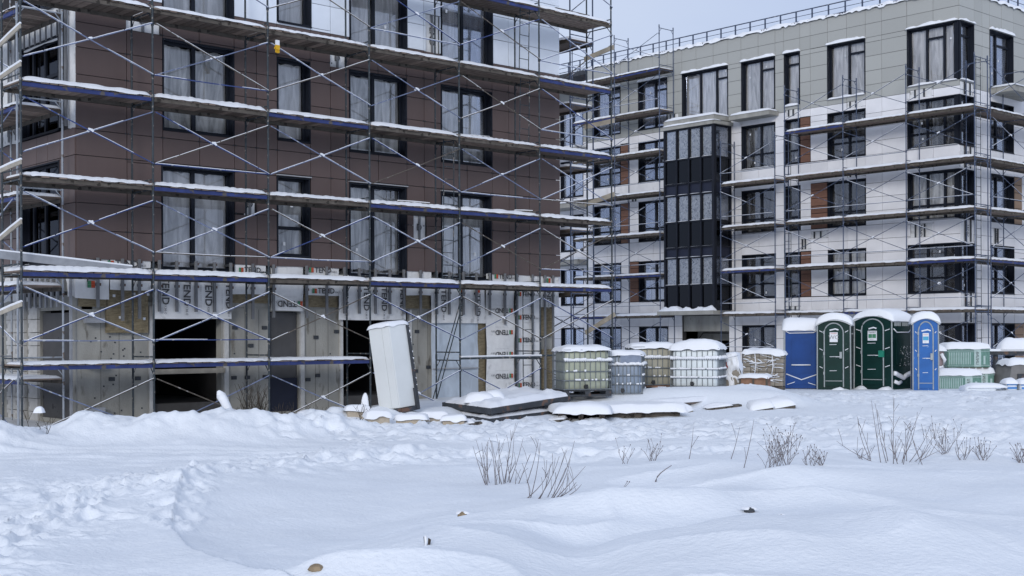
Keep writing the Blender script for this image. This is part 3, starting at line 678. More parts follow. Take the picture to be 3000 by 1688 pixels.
for (c, r_, y0, y1, z0, z1) in holesB:
    fl = 'film_bright' if r_ == 5 else ('film_mid' if r_ >= 4 or c in (5, 7) else 'film_dim')
    if r_ < 5 and rnd(0, 1) < .3: fl = random.choice(['film', 'film_mid', 'film_dim', 'film_dim'])
    if r_ == 5:
        if c == 1: cols, sp = [1, 1.15, 1.15], {1: [.8]}
        elif c == 3: cols, sp = [1], {0: [.8]}
        elif c == 5: cols, sp = [1, 1.25, 1.25], {0: [.8]}
        else: cols, sp = [1, 1.1], {0: [.8]}
    else:
        if c == 1: cols, sp = [1, 1.15, 1.15], {0: [.3], 1: [.3], 2: [.3]}
        elif c == 3: cols, sp = [1], {0: [.3]}
        else: cols, sp = [1, 1.1], {0: [.32], 1: [.32]}
    if c != 1: pass
    window(wb, y0, y1, z0, z1, cols, fl, depth=.24, split=sp, sill_snow=.10 if r_ == 5 and c in (1, 2, 3) else (.04 if c in (1, 4) and r_ in (3, 4) else 0), top_snow=.11 if r_ == 5 else 0, glass='glass')
for (c, r_, x0, x1, z0, z1) in holesR:
    fl = 'film_bright' if r_ == 5 else ('film_mid' if r_ >= 3 else 'film_dim')
    window(wr, x0, x1, z0, z1, [1] if c == 1 else [1, 1.3], fl, depth=.24, split={0: [.8]} if c == 1 and r_ == 5 else ({1: [.8]} if r_ == 5 else {0: [.3], 1: [.3]}),
           sill_snow=.08 if r_ == 5 and c == 1 else 0, top_snow=.11 if r_ == 5 else 0)
# slabs and partitions inside, with indoor shade put into their colours
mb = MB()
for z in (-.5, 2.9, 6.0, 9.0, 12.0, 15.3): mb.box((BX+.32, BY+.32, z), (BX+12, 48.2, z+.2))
mb.build('floor_slab', 'concrete_shaded', B)
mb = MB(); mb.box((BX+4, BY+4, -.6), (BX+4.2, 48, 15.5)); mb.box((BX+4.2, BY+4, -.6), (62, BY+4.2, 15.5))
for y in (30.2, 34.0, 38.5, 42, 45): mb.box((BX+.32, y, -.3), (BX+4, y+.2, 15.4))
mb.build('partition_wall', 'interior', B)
mb = MB(); mb.box((BX+.05, BY+.05, 15.8), (BX+14, 56, 16.04)); mb.box((BX-.04, BY-.04, 16.001), (BX+.3, 48.3, 16.07)); mb.box((BX+.3, BY-.04, 16.002), (62, BY+.3, 16.071)); mb.build('roof', 'steel_dark', B)
mb = MB()
cap(mb, lambda u, v, h: (BX-.11+v, BY-.08+u, 16.01+h), 21.4, .46, .12, 3, 300, 6, p=14, lump=.5, droop=.12)
cap(mb, lambda u, v, h: (BX+.3+u, BY-.10+v, 16.012+h), 11.5, .46, .12, 4, 160, 6, p=14, lump=.5, droop=.12)
mb.build('parapet_snow', 'snow', B, True)
mb = MB()
for i in range(150):       # dark clips showing under the ragged snow
    y = BY+.1+i*.14
    if rnd(0, 1) < .6: mb.box((BX-.075, y, 15.97+rnd(0, .03)), (BX-.045, y+rnd(.03, .09), 16.06))
tag(mb.build('parapet_flashing', 'steel_dark', B), kind='stuff')
RL = empty('roof_railing', (BX+.15, BY+.15, 16.07), label='thin dark steel railing running along the roof edge of the grey and white block', cat='railing')
for z, r_ in ((16.62, .028), (16.38, .014), (16.15, .022)):
    mb = MB(); mb.tube([(BX+.16, BY+.15, z), (BX+.16, 55, z)], r_, 5); mb.build('rail', 'pipe_bluegrey', RL)
    mb = MB(); mb.tube([(BX+.16, BY+.15, z), (62, BY+.15, z)], r_, 5); mb.build('rail', 'pipe_bluegrey', RL)
mb = MB(); mb.box((-.022, -.03, 0), (.022, .03, .55)); pm = mb.mesh('post', 'pipe_bluegrey')
for i in range(32): put('post', pm, (BX+.16, BY+.3+i*.86, 16.07), RL)
for i in range(12): put('post', pm, (BX+1+i*.86, BY+.15, 16.07), RL)

# recessed wing beyond
wc = Wall('X', 51.6, B)
hc = [(50.9, 52.7, z0, z1) for (z0, z1) in rows.values()]+[(49.0, 50.2, z0, z1) for (z0, z1) in rows.values()]
core(wc, 'recessed_wall', 48.35, 58, -.6, 15.98, hc, .04, .3, 'seam')
lst = []; panels([48.35, 49.0, 50.2, 50.9, 52.7, 54, 56, 58], ZB[::2], hc, mB, lst, wc); lay(lst, lambda t: 0, 0, B)
for h in hc: window(wc, *h, [1, 1], 'film' if h[2] > 9 else 'film_dim', depth=.2, note=False)
mb = MB(); mb.box((BX+.3, 48.0, -.6), (51.6, 48.3, 15.95)); mb.build('return_wall', 'white_panel', B)
for z in (12.0, 5.9, 9.0):
    mb = MB(); mb.box((50.2, 49.9, z), (51.58, 53.2, z+.25)); mb.build('balcony_slab', 'concrete', B)
    snow_cap('balcony_snow', B, lambda u, v, h: (50.15+v, 49.9+u, z+.25+h), 3.3, 1.4, .16, nx=16, ny=5)
for (y0, y1, z) in ((36.0, 38.3, 12.0),):
    mb = MB(); mb.box((BX-.75, y0, z), (BX-.04, y1, z+.2)); mb.build('balcony_slab', 'concrete', B)
    snow_cap('balcony_snow', B, lambda u, v, h: (BX-.78+v, y0-.02+u, z+.2+h), y1-y0+.04, .75, .14, nx=16, ny=5)
mb = MB(); mb.box((51.6, BY-1.15, 12.05), (54.4, BY-.04, 12.28)); mb.build('balcony_slab', 'concrete', B)
snow_cap('balcony_snow', B, lambda u, v, h: (51.55+u, BY-1.2+v, 12.28+h), 2.9, 1.2, .14, nx=16, ny=5)
# glazed bay tower
TX, TY0, TY1, TZ0, TZ1 = 47.9, 38.75, 41.78, 3.2, 11.87
wt = Wall('X', TX, B); wts = Wall('Y', TY0, B)
zs = [3.2, 4.38, 5.68, 6.17, 7.39, 8.66, 9.21, 10.36, 11.81]
kinds = ['dark', 'light', 'band', 'dark', 'light', 'band', 'dark', 'light']
mb = MB()
ym = [38.75, 39.51, 40.24, 40.99, 41.78]
for y in ym[1:-1]: mb.box((TX-.05, y-.035, TZ0), (TX+.12, y+.035, TZ1))
mb.box((TX-.04, TY0-.04, TZ0), (TX+.14, TY0+.1, TZ1)); mb.box((TX-.04, TY1-.08, TZ0), (TX+.12, TY1+.02, TZ1)); mb.box((BX-.12, TY0-.03, TZ0), (BX-.0, TY0+.1, TZ1)); mb.box((TX, TY1-.04, TZ0), (BX, TY1, TZ1))
for z in zs: mb.box((TX-.03, TY0+.1, z-.035), (TX+.10, TY1-.08, z+.035)); mb.box((TX+.14, TY0-.02, z-.035), (BX-.12, TY0+.08, z+.035))
tw = mb.build('glazed_bay', 'black_metal', B)
for k in range(8):
    z0, z1 = zs[k]+.035, zs[k+1]-.035; kd = kinds[k]
    for i in range(4):
        wt.piece('pane', ym[i]+.035+(.065 if i == 0 else 0), ym[i+1]-.035, .035, .045, z0, z1, {'dark': 'glass_dark', 'light': 'glass', 'band': 'navy_board'}[kd], tw)
        if kd == 'light':
            g = MB(); g.grid(lambda u, v: (TX+.10+.03*float(vnoise(u*5+i, v*3+k, 3)), ym[i]+.02+u*(ym[i+1]-ym[i]-.04), z0+v*(z1-z0)), 4, 4); g.build('plastic_film', 'film_frost', tw, True)
        if k and kinds[k-1] != 'x': snow_cap('ledge_snow', tw, lambda u, v, h: (TX-.07+v, ym[i]+.04+u, zs[k]+.035+h), ym[i+1]-ym[i]-.08, .1, .035 if k in (1, 2, 4, 5, 7) else .012, nx=6, ny=3, lump=.6)
    wts.piece('pane', TX+.14, BX-.12, .03, .04, z0, z1, {'dark': 'glass_dark', 'light': 'glass', 'band': 'navy_board'}[kd], tw)
    if kd == 'light':
        g = MB(); g.grid(lambda u, v: (TX+.14+u*(BX-TX-.26), TY0+.08, z0+v*(z1-z0)), 3, 3); g.build('plastic_film', 'film_frost', tw, True)
mb = MB(); mb.box((TX+.5, TY0+.3, TZ0), (TX+.55, TY1-.3, TZ1)); mb.build('bay_dark_backing', 'interior', B)  # added near-black sheet paints the shade behind the bay glass
mb = MB(); mb.box((TX-.12, TY0-.15, TZ1-.02), (BX-.04, TY1+.12, TZ1+.14)); mb.box((TX-.02, TY0-.04, TZ1+.2), (BX-.04, TY1+.02, TZ1+.42)); mb.build('bay_roof', 'concrete', B)
snow_cap('bay_roof_snow', B, lambda u, v, h: (TX-.16+v, TY0-.18+u, TZ1+.14+h), 3.32, .6, .10, nx=20, ny=5)
snow_cap('bay_roof_snow', B, lambda u, v, h: (TX-.05+v, TY0-.07+u, TZ1+.42+h), 3.2, 1.3, .17, nx=20, ny=6)
mb = MB(); mb.box((TX-.35, TY0-.2, 2.98), (BX-.04, TY1+.2, 3.16)); mb.build('bay_base_slab', 'concrete', B)
snow_cap('bay_base_snow', B, lambda u, v, h: (TX-.36+v, TY0-.2+u, 3.16+h), 3.4, .36, .16, nx=30, ny=5, lump=.8)
# recessed entrance under the bay
mb = MB()
mb.box((BX+1.4, 38.4, -.3), (BX+1.6, 40.0, 2.95)); mb.box((BX+1.4, 40.0, 1.75), (BX+1.6, 40.9, 2.95)); mb.box((BX+1.4, 40.9, -.3), (BX+1.6, 42.3, 2.95))
mb.box((BX+.05, 42.0, -.3), (BX+1.4, 42.25, 2.95)); mb.box((BX+.05, 38.55, -.3), (BX+1.4, 38.8, 2.95)); mb.box((BX+.1, 38.8, 2.2), (BX+.35, 42, 2.95)); mb.build('entrance_wall', 'concrete', B)
wn = Wall('X', BX+1.4, B)
for (y0, y1) in ((39.15, 39.95), (40.95, 41.55)):
    for k in range(6): wn.piece('block', y0, y1, -.06, -.0, -.1+k*.31, .19+k*.31, 'aerated')
mb = MB(); mb.tube([(BX+1.33, 39.4, .9), (BX+1.33, 39.45, 2.1), (BX+1.33, 41.6, 2.12), (BX+1.2, 41.9, 1.7), (BX+.2, 42.3, 1.5), (BX-.03, 42.6, 1.3)], .022, 5); mb.build('cable', 'cable', B)

# ================================================================== SCAFFOLDING
def scaffold(label, Pf, nb, levels, base, c_post, deckmap, c_beam, ladders=(), ledgers=(), detail=True, brace_c=None, planks_limit=None, inner_c=None, seed=1, w=1.03, bay=3.06, posts_to=None, skipx=(), group=None, planks_as_parts=True):
    """Pf(a, b, z): a along, b inward from the outer plane"""
    random.seed(seed)
    S_ = empty('scaffolding', Pf(0, 0, base), label=label, cat='scaffolding', group=group)
    o0 = Vector(Pf(0, 0, 0))
    def frame_mesh(c):
        mb = MB(); r = .024
        def Q(b, z): return Vector(Pf(0, b, z))-o0
        for b_ in (0, w): mb.tube([Q(b_, .02), Q(b_, 2.0)], r, 6); mb.tube([Q(b_, 1.92), Q(b_, 2.06)], r*1.25, 6)
        for z in (.12, 1.90): mb.tube([Q(0, z), Q(w, z)], .018, 5)
        for (b0, b1) in ((0, .17), (w, w-.17)): mb.tube([Q(b0, 1.70), Q(b1, 1.90)], .012, 5)
        for z in (.47, 1.63):
            mb.tube([Q(-.07, z), Q(.03, z)], .014, 5); mb.tube([Q(0, z-.045), Q(0, z+.045)], .034, 6)
        return mb.mesh('frame', c)
    fm = {}
    for n in range(nb+1):
        c = c_post[n % len(c_post)]
        if c not in fm: fm[c] = frame_mesh(c)
        for k in range(levels):
            if posts_to and k >= posts_to(n): continue
            zc = base+2*k
            put('frame', fm[c], Vector(Pf(n*bay, 0, zc)), S_)
    snw = [.15, .4, .7, .9, 1] if detail else [.03, .15, .4, .8]
    bc = brace_c or ['pipe_blue', 'pipe_pale', 'pipe_pale', 'pipe_brown']
    def bar(a0, b0, z0, a1, b1, z1, c, snowy, name='brace', r=.0135):
        mb = MB(); p = Vector(Pf(a0, b0, z0)); q_ = Vector(Pf(a1, b1, z1)); sag = Vector((0, 0, -rnd(0, .02)))
        mb.tube([p, (p+q_)/2+sag, q_], r, 6)
        t = 0
        while snowy and t < 1:
            L_ = rnd(.12, .5); e = min(1, t+L_)
            if rnd(0, 1) < snowy:
                def at(x): return p+(q_-p)*x+sag*(1-abs(2*x-1))+Vector((0, 0, r*.95))
                mb.tube([at(t+.01), at((t+e)/2)+Vector((0, 0, .005)), at(e)], r*.66, 5, 1)
            t = e
        if name == 'brace' and snowy:       # clump of snow where the two tubes cross
            c_ = (p+q_)/2+sag+Vector((0, 0, .02)); dn = (q_-p).normalized()
            if rnd(0, 1) < .6: mb.tube([c_-dn*.06, c_+Vector((0, 0, .012)), c_+dn*.06], .028, 6, 1)
        return mb.build(name, [c, 'snow'], S_)
    for n in range(nb):
        for k in range(levels):
            if (n, k) in skipx or (posts_to and (k >= posts_to(n+1) or k >= posts_to(n))): continue
            zc = base+2*k; a0, a1 = n*bay+.03, (n+1)*bay-.03
            bar(a0, -.045, zc+.47, a1, -.045, zc+1.63, random.choice(bc), random.choice(snw))
            bar(a0, -.085, zc+1.63, a1, -.085, zc+.47, random.choice(bc), random.choice(snw))
    for (n0, n1, z) in ledgers: bar(n0*bay, -.05, z, n1*bay, -.05, z, random.choice(bc), .95, 'ledger')
    npl = 15; pw = bay/npl; pcount = 0; plm = {}
    for (n, z, kind) in deckmap:
        bc_ = c_beam(n, z); a0, a1 = n*bay, (n+1)*bay
        dz = rnd(-.012, .012)
        for bb in (.0, w-.05):
            mb = MB(); vs = [Pf(a0+.03, bb, z-.125+dz), Pf(a1-.03, bb, z-.125-dz), Pf(a1-.03, bb+.05, z-.125-dz), Pf(a0+.03, bb+.05, z-.125+dz), Pf(a0+.03, bb, z-.042+dz), Pf(a1-.03, bb, z-.042-dz), Pf(a1-.03, bb+.05, z-.042-dz), Pf(a0+.03, bb+.05, z-.042+dz)]
            mb.hexa(vs); mb.build('beam', bc_ if bb == 0 else 'beam_wood', S_)
        dk = MB()
        for i in range(npl):
            if kind == 'half' and i < npl*.55: continue
            x0 = a0+.03+i*(bay-.06)/npl; x1 = x0+(bay-.06)/npl-.022; e = rnd(-.02, .05)
            vs = [Pf(x0, -.03+e, z-.04), Pf(x1, -.03+e, z-.04), Pf(x1, w+e*.5, z-.04), Pf(x0, w+e*.5, z-.04), Pf(x0, -.03+e, z-.006), Pf(x1, -.03+e, z-.006), Pf(x1, w+e*.5, z-.006), Pf(x0, w+e*.5, z-.006)]
            if planks_as_parts and pcount < (planks_limit or 296):
                m2 = MB(); m2.hexa(vs); m2.build('plank', 'plank_wood', S_); pcount += 1
            else: dk.hexa(vs)
        if dk.v: tag(dk.build('deck_boards', 'plank_wood', S_), kind='stuff')
        if kind != 'bare':
            sm = rnd(0, 1) < .45
            lo = a0+.04+(bay*.55 if kind == 'half' else 0)
            snow_cap('deck_snow', S_, lambda u, v, h: Pf(lo+u, -.05+v, z-.004+h), a1-.04-lo, w+.08, (rnd(.085, .115) if z > 2 else .06), seed=random.randint(0, 500), nx=60 if detail else 34, ny=8, p=14, lump=.12, scal=0 if sm else pw*1.0, droop=.03)
    for (a, b_, z0, z1, lean) in ladders:
        mb = MB()
        for da in (0, .36): mb.tube([Pf(a+da-lean, b_, z0), Pf(a+da, b_, z1)], .014, 5)
        z = z0+.15
        while z < z1-.05:
            t = (z-z0)/(z1-z0); s_ = -lean*(1-t); mb.tube([Pf(a+s_, b_, z), Pf(a+.36+s_, b_, z)], .011, 5); z += .34
        mb.build('ladder', 'pipe_dark', S_)
    return S_
def loose_board(S_, p, q_, w=.14, t=.03, m='board_pale', name='guard_board', snow=True):
    p, q_ = Vector(p), Vector(q_); dn = (q_-p).normalized(); up = Vector((0, 0, 1)); sd_ = dn.cross(up).normalized(); u2 = sd_.cross(dn)
    mb = MB(); vs = [p-sd_*t/2-u2*w/2, q_-sd_*t/2-u2*w/2, q_+sd_*t/2-u2*w/2, p+sd_*t/2-u2*w/2, p-sd_*t/2+u2*w/2, q_-sd_*t/2+u2*w/2, q_+sd_*t/2+u2*w/2, p+sd_*t/2+u2*w/2]
    mb.hexa(vs)
    if snow: mb.tube([p+u2*(w/2+.008), (p+q_)/2+u2*(w/2+.016), q_+u2*(w/2+.008)], .028, 6, 1)
    return mb.build(name, [m, 'snow'], S_)

AO, AOX = 27.27, 10.85
def cbA(n, z):
    return {(0, 7.45): 'beam_blue', (0, 3.45): 'beam_blue', (1, 3.45): 'beam_blue', (1, 5.45): 'beam_blue', (0, 1.45): 'beam_blue', (1, 1.45): 'beam_blue', (2, 1.45): 'beam_blue', (2, 7.45): 'beam_blue', (5, 9.45): 'beam_blue', (5, 7.45): 'beam_blue', (3, 3.45): 'beam_blue', (5, 3.45): 'beam_blue', (3, 5.45): 'beam_blue', (4, 5.45): 'beam_blue', (2, 3.45): 'beam_wood', (4, 11.45): 'beam_blue'}.get((n, z), 'beam_wood')
decksA = [(n, z, 'full') for z in (9.45, 7.45, 5.45, 3.45) for n in range(6)]+[(0, 1.45, 'full'), (1, 1.45, 'full'), (2, 1.45, 'full'), (4, 11.45, 'full'), (5, 11.45, 'full'), (3, 11.45, 'full')]
decksA.sort(key=lambda t: t[0])
SA = scaffold('tall steel scaffolding with snowy plank decks along the brown facade', lambda a, b, z: (AOX+a, AO+b, z), 6, 7, -.55,
    ['pipe_dark'], decksA, cbA, seed=11,
    ledgers=[(1, 2, 7.92), (1, 2, 5.92), (3, 4, 9.9), (4, 5, 5.92), (1, 2, 3.92), (2, 3, 3.92), (1, 2, 1.95), (0, 1, 1.95), (5, 6, 9.9), (5, 6, 5.92), (5, 6, 3.92), (5, 6, 7.92)],
    ladders=[(14.5, .25, 9.45, 11.4, .05), (14.5, .25, 7.45, 9.4, .05), (11.65, .25, 5.45, 7.4, .0), (11.65, .25, 3.45, 5.4, .06), (14.65, .35, .0, 3.4, .0)], bay=3.0)
PA = lambda a, b, z: Vector((AOX+a, AO+b, z))
for (z0, z1) in ((10.55, 10.72), (8.45, 8.5), (6.05, 6.28), (2.1, 2.65)):
    loose_board(SA, PA(18.02, 1.15, z0), PA(18.02, -.1, z1), snow=False)
for (z0, z1) in ((8.32, 8.55), (4.15, 4.45), (2.55, 2.72), (5.62, 5.7), (7.62, 7.75)):
    loose_board(SA, PA(-.03, 1.1, z0), PA(-.03, -.08, z1), .10)
loose_board(SA, PA(-.4, .25, 3.76), PA(2.55, .15, 3.52), .16, .05, 'galvanised', 'loose_profile')
loose_board(SA, PA(5.2, .9, 11.5), PA(7.8, .5, 11.45), .12)
loose_board(SA, PA(12.3, .55, 7.55), PA(13.4, .35, 7.56), .05, .3, 'beam_wood', 'loose_plank'); loose_board(SA, PA(10.2, .4, 5.56), PA(11.2, .3, 5.55), .06, .25, 'beam_wood', 'loose_plank')
loose_board(SA, PA(14.3, .3, 5.55), PA(14.9, .2, 5.56), .06, .25, 'beam_wood', 'loose_plank'); loose_board(SA, PA(15.9, .4, 11.6), PA(17.2, .3, 11.56), .05, .4, 'beam_wood', 'loose_plank')
mb = MB()
for (a, z0, b0, z1, b1) in ((12.0, 2.95, -.02, .1, 1.2), (12.06, 2.9, -.04, .1, 1.1)): mb.tube([PA(a, b0, z0), PA(a-.05, b1, z1)], .016, 5)
mb.build('prop', 'pipe_dark', SA)
mb = MB(); mb.tube([PA(12.0, -.05, 1.40), PA(15, -.05, 1.40)], .03, 6); mb.tube([PA(15, -.05, 1.44), PA(17.6, -.05, 1.47)], .03, 6, 0); mb.build('ledger', 'pipe_dark', SA)
mb = MB(); mb.tube([PA(12, -.05, 1.45), PA(13.5, -.05, 1.455), PA(15, -.05, 1.45)], .024, 5); mb.build('ledger_snow', 'snow', SA)

SL = scaffold('narrow scaffolding tower with silver posts beside the left end of the brown building', lambda a, b, z: (11.37+b, 28.78+a, z), 2, 7, -.55,
    ['pipe_silver'], [(n, z, 'full') for z in (1.1, 3.2, 5.2, 7.2, 9.35, 11.4) for n in (0, 1)], lambda n, z: 'beam_blue', seed=23, planks_limit=180, bay=3.0)
SE = scaffold('scaffolding rising behind the right corner of the brown building', lambda a, b, z: (30.3-b, 29.45+a, z), 3, 8, -.55,
    ['pipe_bluegrey', 'pipe_silver'], [(n, z, 'full') for z in (3.4, 5.4, 7.4, 9.4, 11.45) for n in (0, 1, 2)], lambda n, z: 'beam_wood', seed=29, planks_limit=135, bay=3.0)

cbB = lambda n, z: 'beam_blue' if (n*7+int(z)) % 5 == 0 else 'beam_wood'
SB1 = scaffold('scaffolding left of the dark glazed bay, reaching up to the roof railing', lambda a, b, z: (47.9+b, 42.08+a, z), 2, 9, -1.0,
    ['pipe_bluegrey'], [(n, z, 'full') for z in (3, 5, 7, 9, 11, 13, 15) for n in (0, 1)], cbB, seed=31, detail=False, planks_as_parts=False, brace_c=['pipe_bluegrey'], posts_to=lambda n: 9,
    ledgers=[(0, 2, z+.47) for z in (1, 3, 5, 7, 9, 11, 13)], bay=2.98)
SB2 = scaffold('single scaffolding bay right beside the dark glazed stair bay', lambda a, b, z: (47.9+b, 35.3+a, z), 1, 6, -1.0,
    ['pipe_bluegrey'], [(0, z, 'full') for z in (3, 5, 7, 9)], cbB, seed=37, detail=False, planks_as_parts=False, brace_c=['pipe_bluegrey'], ledgers=[(0, 1, z+.47) for z in (1, 3, 5, 7, 9)], bay=3.06)
SB3 = scaffold('three bays of scaffolding behind the toilets at the corner of the grey block', lambda a, b, z: (47.9+b, 25.76+a, z), 3, 7, -1.0,
    ['pipe_bluegrey'], [(n, z, 'full') for z in (3, 5, 7, 9, 11) for n in (0, 1, 2)], cbB, seed=41, detail=False, planks_as_parts=False, brace_c=['pipe_bluegrey'], ledgers=[(0, 3, z+.47) for z in (3, 5, 7)]+[(1, 3, 9.47), (0, 3, 1.47)],
    ladders=[(8.9, .3, z, z+1.9, 0) for z in (1, 3, 5, 7, 9)], bay=3.0)
SB4 = scaffold('scaffolding with a ladder on the right side wall of the grey and white block', lambda a, b, z: (49.15+a, 25.76+b, z), 3, 7, -1.0,
    ['pipe_bluegrey'], [(n, z, 'full') for z in (3, 5, 7, 9, 11) for n in (0, 1, 2)], cbB, seed=43, detail=False, planks_as_parts=False, brace_c=['pipe_bluegrey'], ledgers=[(0, 3, z+.47) for z in (1, 3, 5, 7)],
    ladders=[(-.95, .1, z, z+1.98, 0) for z in (-.8, 1, 3, 5, 7, 9, 11)], bay=3.05)

# yellow glove hung on a scaffolding tube
G = empty('work_glove', (17.05, AO-.12, 9.05), label='yellow and white work glove hanging on a blue scaffolding tube', cat='glove')
mb = MB(); mb.box((16.99, AO-.15, 9.04), (17.09, AO-.11, 9.16)); mb.build('cuff', 'sign_white', G)
mb = MB(); mb.box((16.985, AO-.155, 8.93), (17.095, AO-.108, 9.04)); mb.build('palm', 'yellow', G)
for i in range(4):
    mb = MB(); x = 16.997+i*.028; mb.tube([(x, AO-.13, 8.935), (x+.004*(i-1.5), AO-.135, 8.86-.01*(i in (1, 2)))], .013, 6); mb.build('finger', 'yellow', G)
mb = MB(); mb.tube([(16.985, AO-.13, 9.0), (16.955, AO-.135, 8.94)], .013, 6); mb.build('thumb', 'yellow', G)

# ================================================================== SITE OBJECTS
def at(lat, dep, dz=0): return site(lat, dep, zt(lat, dep)+dz)
def rbox(mb, w, d, h, r, z0=0, seg=4, mi=0, nz=1, top_r=None):
    pts = []
    for (cx, cy, a0) in ((w/2-r, d/2-r, 0), (-w/2+r, d/2-r, 90), (-w/2+r, -d/2+r, 180), (w/2-r, -d/2+r, 270)):
        for k in range(seg+1): a = R(a0+90*k/seg); pts.append((cx+r*math.cos(a), cy+r*math.sin(a)))
    n = len(pts); tr = top_r or r*.6
    zl = [(z0, 1-tr/max(w, d)*1.4), (z0+tr*.5, 1), (z0+h-tr, 1), (z0+h-tr*.3, 1-tr/max(w, d)*.6), (z0+h, 1-tr/max(w, d)*2)]
    vs = [(x*s, y*s, z) for (z, s) in zl for (x, y) in pts]
    fs = [(i*n+j, i*n+(j+1) % n, (i+1)*n+(j+1) % n, (i+1)*n+j) for i in range(len(zl)-1) for j in range(n)]
    fs += [tuple(range(n))[::-1], tuple((len(zl)-1)*n+j for j in range(n))]
    mb.add(vs, fs, mi)

# --- intermediate bulk containers
def tank(lat, dep, z, rz, body, label, w=1.2, d=1.0, h=1.0, snowh=.12, plate=False, drip=.5, pal=True):
    T_ = empty('liquid_tank', site(lat, dep, z), CAMROT+R(rz), label, 'tank', 'caged plastic liquid tanks standing in the snow')
    pb = .14 if pal else .04
    mb = MB(); rbox(mb, w-.06, d-.06, h-.05, .12, pb+.01); mb.build('tank_body', body, T_, True, False)
    nb_ = 9; ndp = 8
    vb = MB(); vb.tube([(0, 0, 0), (0, 0, h-.02)], .011, 5); vm_ = vb.mesh('cage_bar', 'cage_steel')
    for i in range(nb_+1):
        for s_ in (-1, 1): put('cage_bar', vm_, (-w/2+i*w/nb_+rnd(-.006, .006), s_*d/2, pb), T_, False)
    for i in range(1, ndp):
        for s_ in (-1, 1): put('cage_bar', vm_, (s_*w/2, -d/2+i*d/ndp, pb), T_, False)
    for k, z_ in enumerate((.02, .24, .46, .72, h-.01)):
        mb = MB(); e = .012
        P = [(-w/2-e, -d/2-e), (w/2+e, -d/2-e), (w/2+e, d/2+e), (-w/2-e, d/2+e)]
        for i in range(4): mb.tube([(*P[i], pb+z_), (*P[(i+1) % 4], pb+z_)], .014, 5)
        mb.build('cage_ring', 'cage_steel', T_, False, False)
        if 0 < k < 4:
            mb = MB(); n_ = 26
            for side in range(2):
                pts = []; hs = .05 if k == 3 else .022
                for i in range(n_+1):
                    t = i/n_; x = -w/2+t*w if side == 0 else w/2+.02; y = -d/2-.022 if side == 0 else -d/2+t*d
                    pts.append((x, y, t))
                for i in range(n_):
                    if k < 3 and rnd(0, 1) > drip*(.5 if lat < 4 else 1): continue
                    hh = hs*(.6+1.3*max(0, float(vnoise(i*.5+k*9+lat*5, side*7, 5))+.5)); z1 = pb+z_+.01
                    a, b_ = pts[i], pts[i+1]
                    mb.tube([(a[0], a[1], z1+hh*.2), ((a[0]+b_[0])/2, (a[1]+b_[1])/2, z1+hh*.35), (b_[0], b_[1], z1+hh*.2)], hh*.62+.008, 6)
            if mb.v: mb.build('clinging_snow', 'snow', T_, True, False)
    if pal:
        mb = MB()
        for y in (-d/2, -.06, d/2-.12): mb.box((-w/2, y, -.02), (w/2, y+.12, .03))
        for x in (-w/2, -.07, w/2-.14):
            for y in (-d/2, -.06, d/2-.12): mb.box((x, y, .031), (x+.14, y+.12, .11))
        mb.box((-w/2, -d/2, .111), (w/2, d/2, .135)); mb.build('pallet', 'steel_dark' if pal == 1 else 'wood_red', T_, False, False)
    mb = MB(); mb.tube([(0, 0, pb+h-.05), (0, 0, pb+h+.02)], .09, 12); mb.build('lid', 'black_plastic', T_, False, False)
    mb = MB(); mb.tube([(-.05, -d/2+.06, pb+.08), (-.05, -d/2-.05, pb+.08)], .05, 10); mb.box((-.09, -d/2-.06, pb+.05), (-.01, -d/2-.03, pb+.14)); mb.build('valve', 'black_plastic', T_, False, False)
    if plate: mb = MB(); mb.box((-.1, -d/2-.035, pb+.74), (.42, -d/2-.028, pb+h-.02)); mb.build('label_plate', 'label_plate', T_, False, False)
    snow_cap('snow_cap', T_, lambda u, v, q_: (-w/2-.05+u, -d/2-.05+v, pb+h-.02+q_), w+.1, d+.1, snowh, False, seed=int(lat*10), nx=22, ny=12, p=4, lump=.18, droop=.06)
    return T_
tank(1.75, 32.9, .52, 14, 'ibc_green', 'leftmost caged tank, filled with olive green liquid and streaked with snow', w=1.22, d=1.0, snowh=.13, drip=.5)
tank(2.90, 33.3, .50, -10, 'ibc_blue', 'blue grey caged tank with a metal label plate, second from the left', w=.86, d=.9, snowh=.12, plate=True, pal=0)
tank(3.72, 34.9, .55, 4, 'ibc_beige', 'beige caged tank set back behind the blue grey one', w=1.25, d=1.0, h=1.02, snowh=.14, pal=2)
tank(4.86, 34.2, .53, -20, 'ibc_white', 'clean white caged tank, rightmost of the row, under a domed snow cap', w=1.24, d=1.0, snowh=.24, drip=.95, pal=2)

# leaning snow-plastered panel, small crate, brick pallets
SP = empty('insulation_roll', at(6.0, 34.9), CAMROT+R(-20), 'snow-plastered leaning roll with red edges beside the white caged tank', 'roll', rot=(0, R(-14), CAMROT+R(-20)))
mb = MB(); rbox(mb, .58, .5, 1.1, .14); mb.build('wrapped_body', 'brick_grey', SP, True, False)
mb = MB(); mb.box((-.36, -.27, .0), (-.29, .1, .55)); mb.box((-.05, -.28, .82), (.03, -.26, .98)); mb.build('red_edge', 'red_cloth', SP, False, False)
g = MB(); g.grid(lambda u, v: (-.10+u*.42+.10*float(vnoise(v*4, 3, 2)), -.27-.14*float(fbm(u*5, v*6, 2, 3)), .15+v*1.0), 14, 20)
g.grid(lambda u, v: (.30+.06*float(vnoise(u*4, v*6, 3)), -.30+u*.5, .1+v*1.05), 8, 10); g.build('clinging_snow', 'snow', SP, True, False)
snow_cap('snow_cap', SP, lambda u, v, h: (-.32+u, -.34+v, 1.08+h), .64, .62, .12, False, nx=10, ny=8)
CR = empty('wooden_crate', site(6.42, 34.6, .56), CAMROT+R(-22), 'small brown wooden crate with snow on its lid in front of the brick pallets', 'crate')
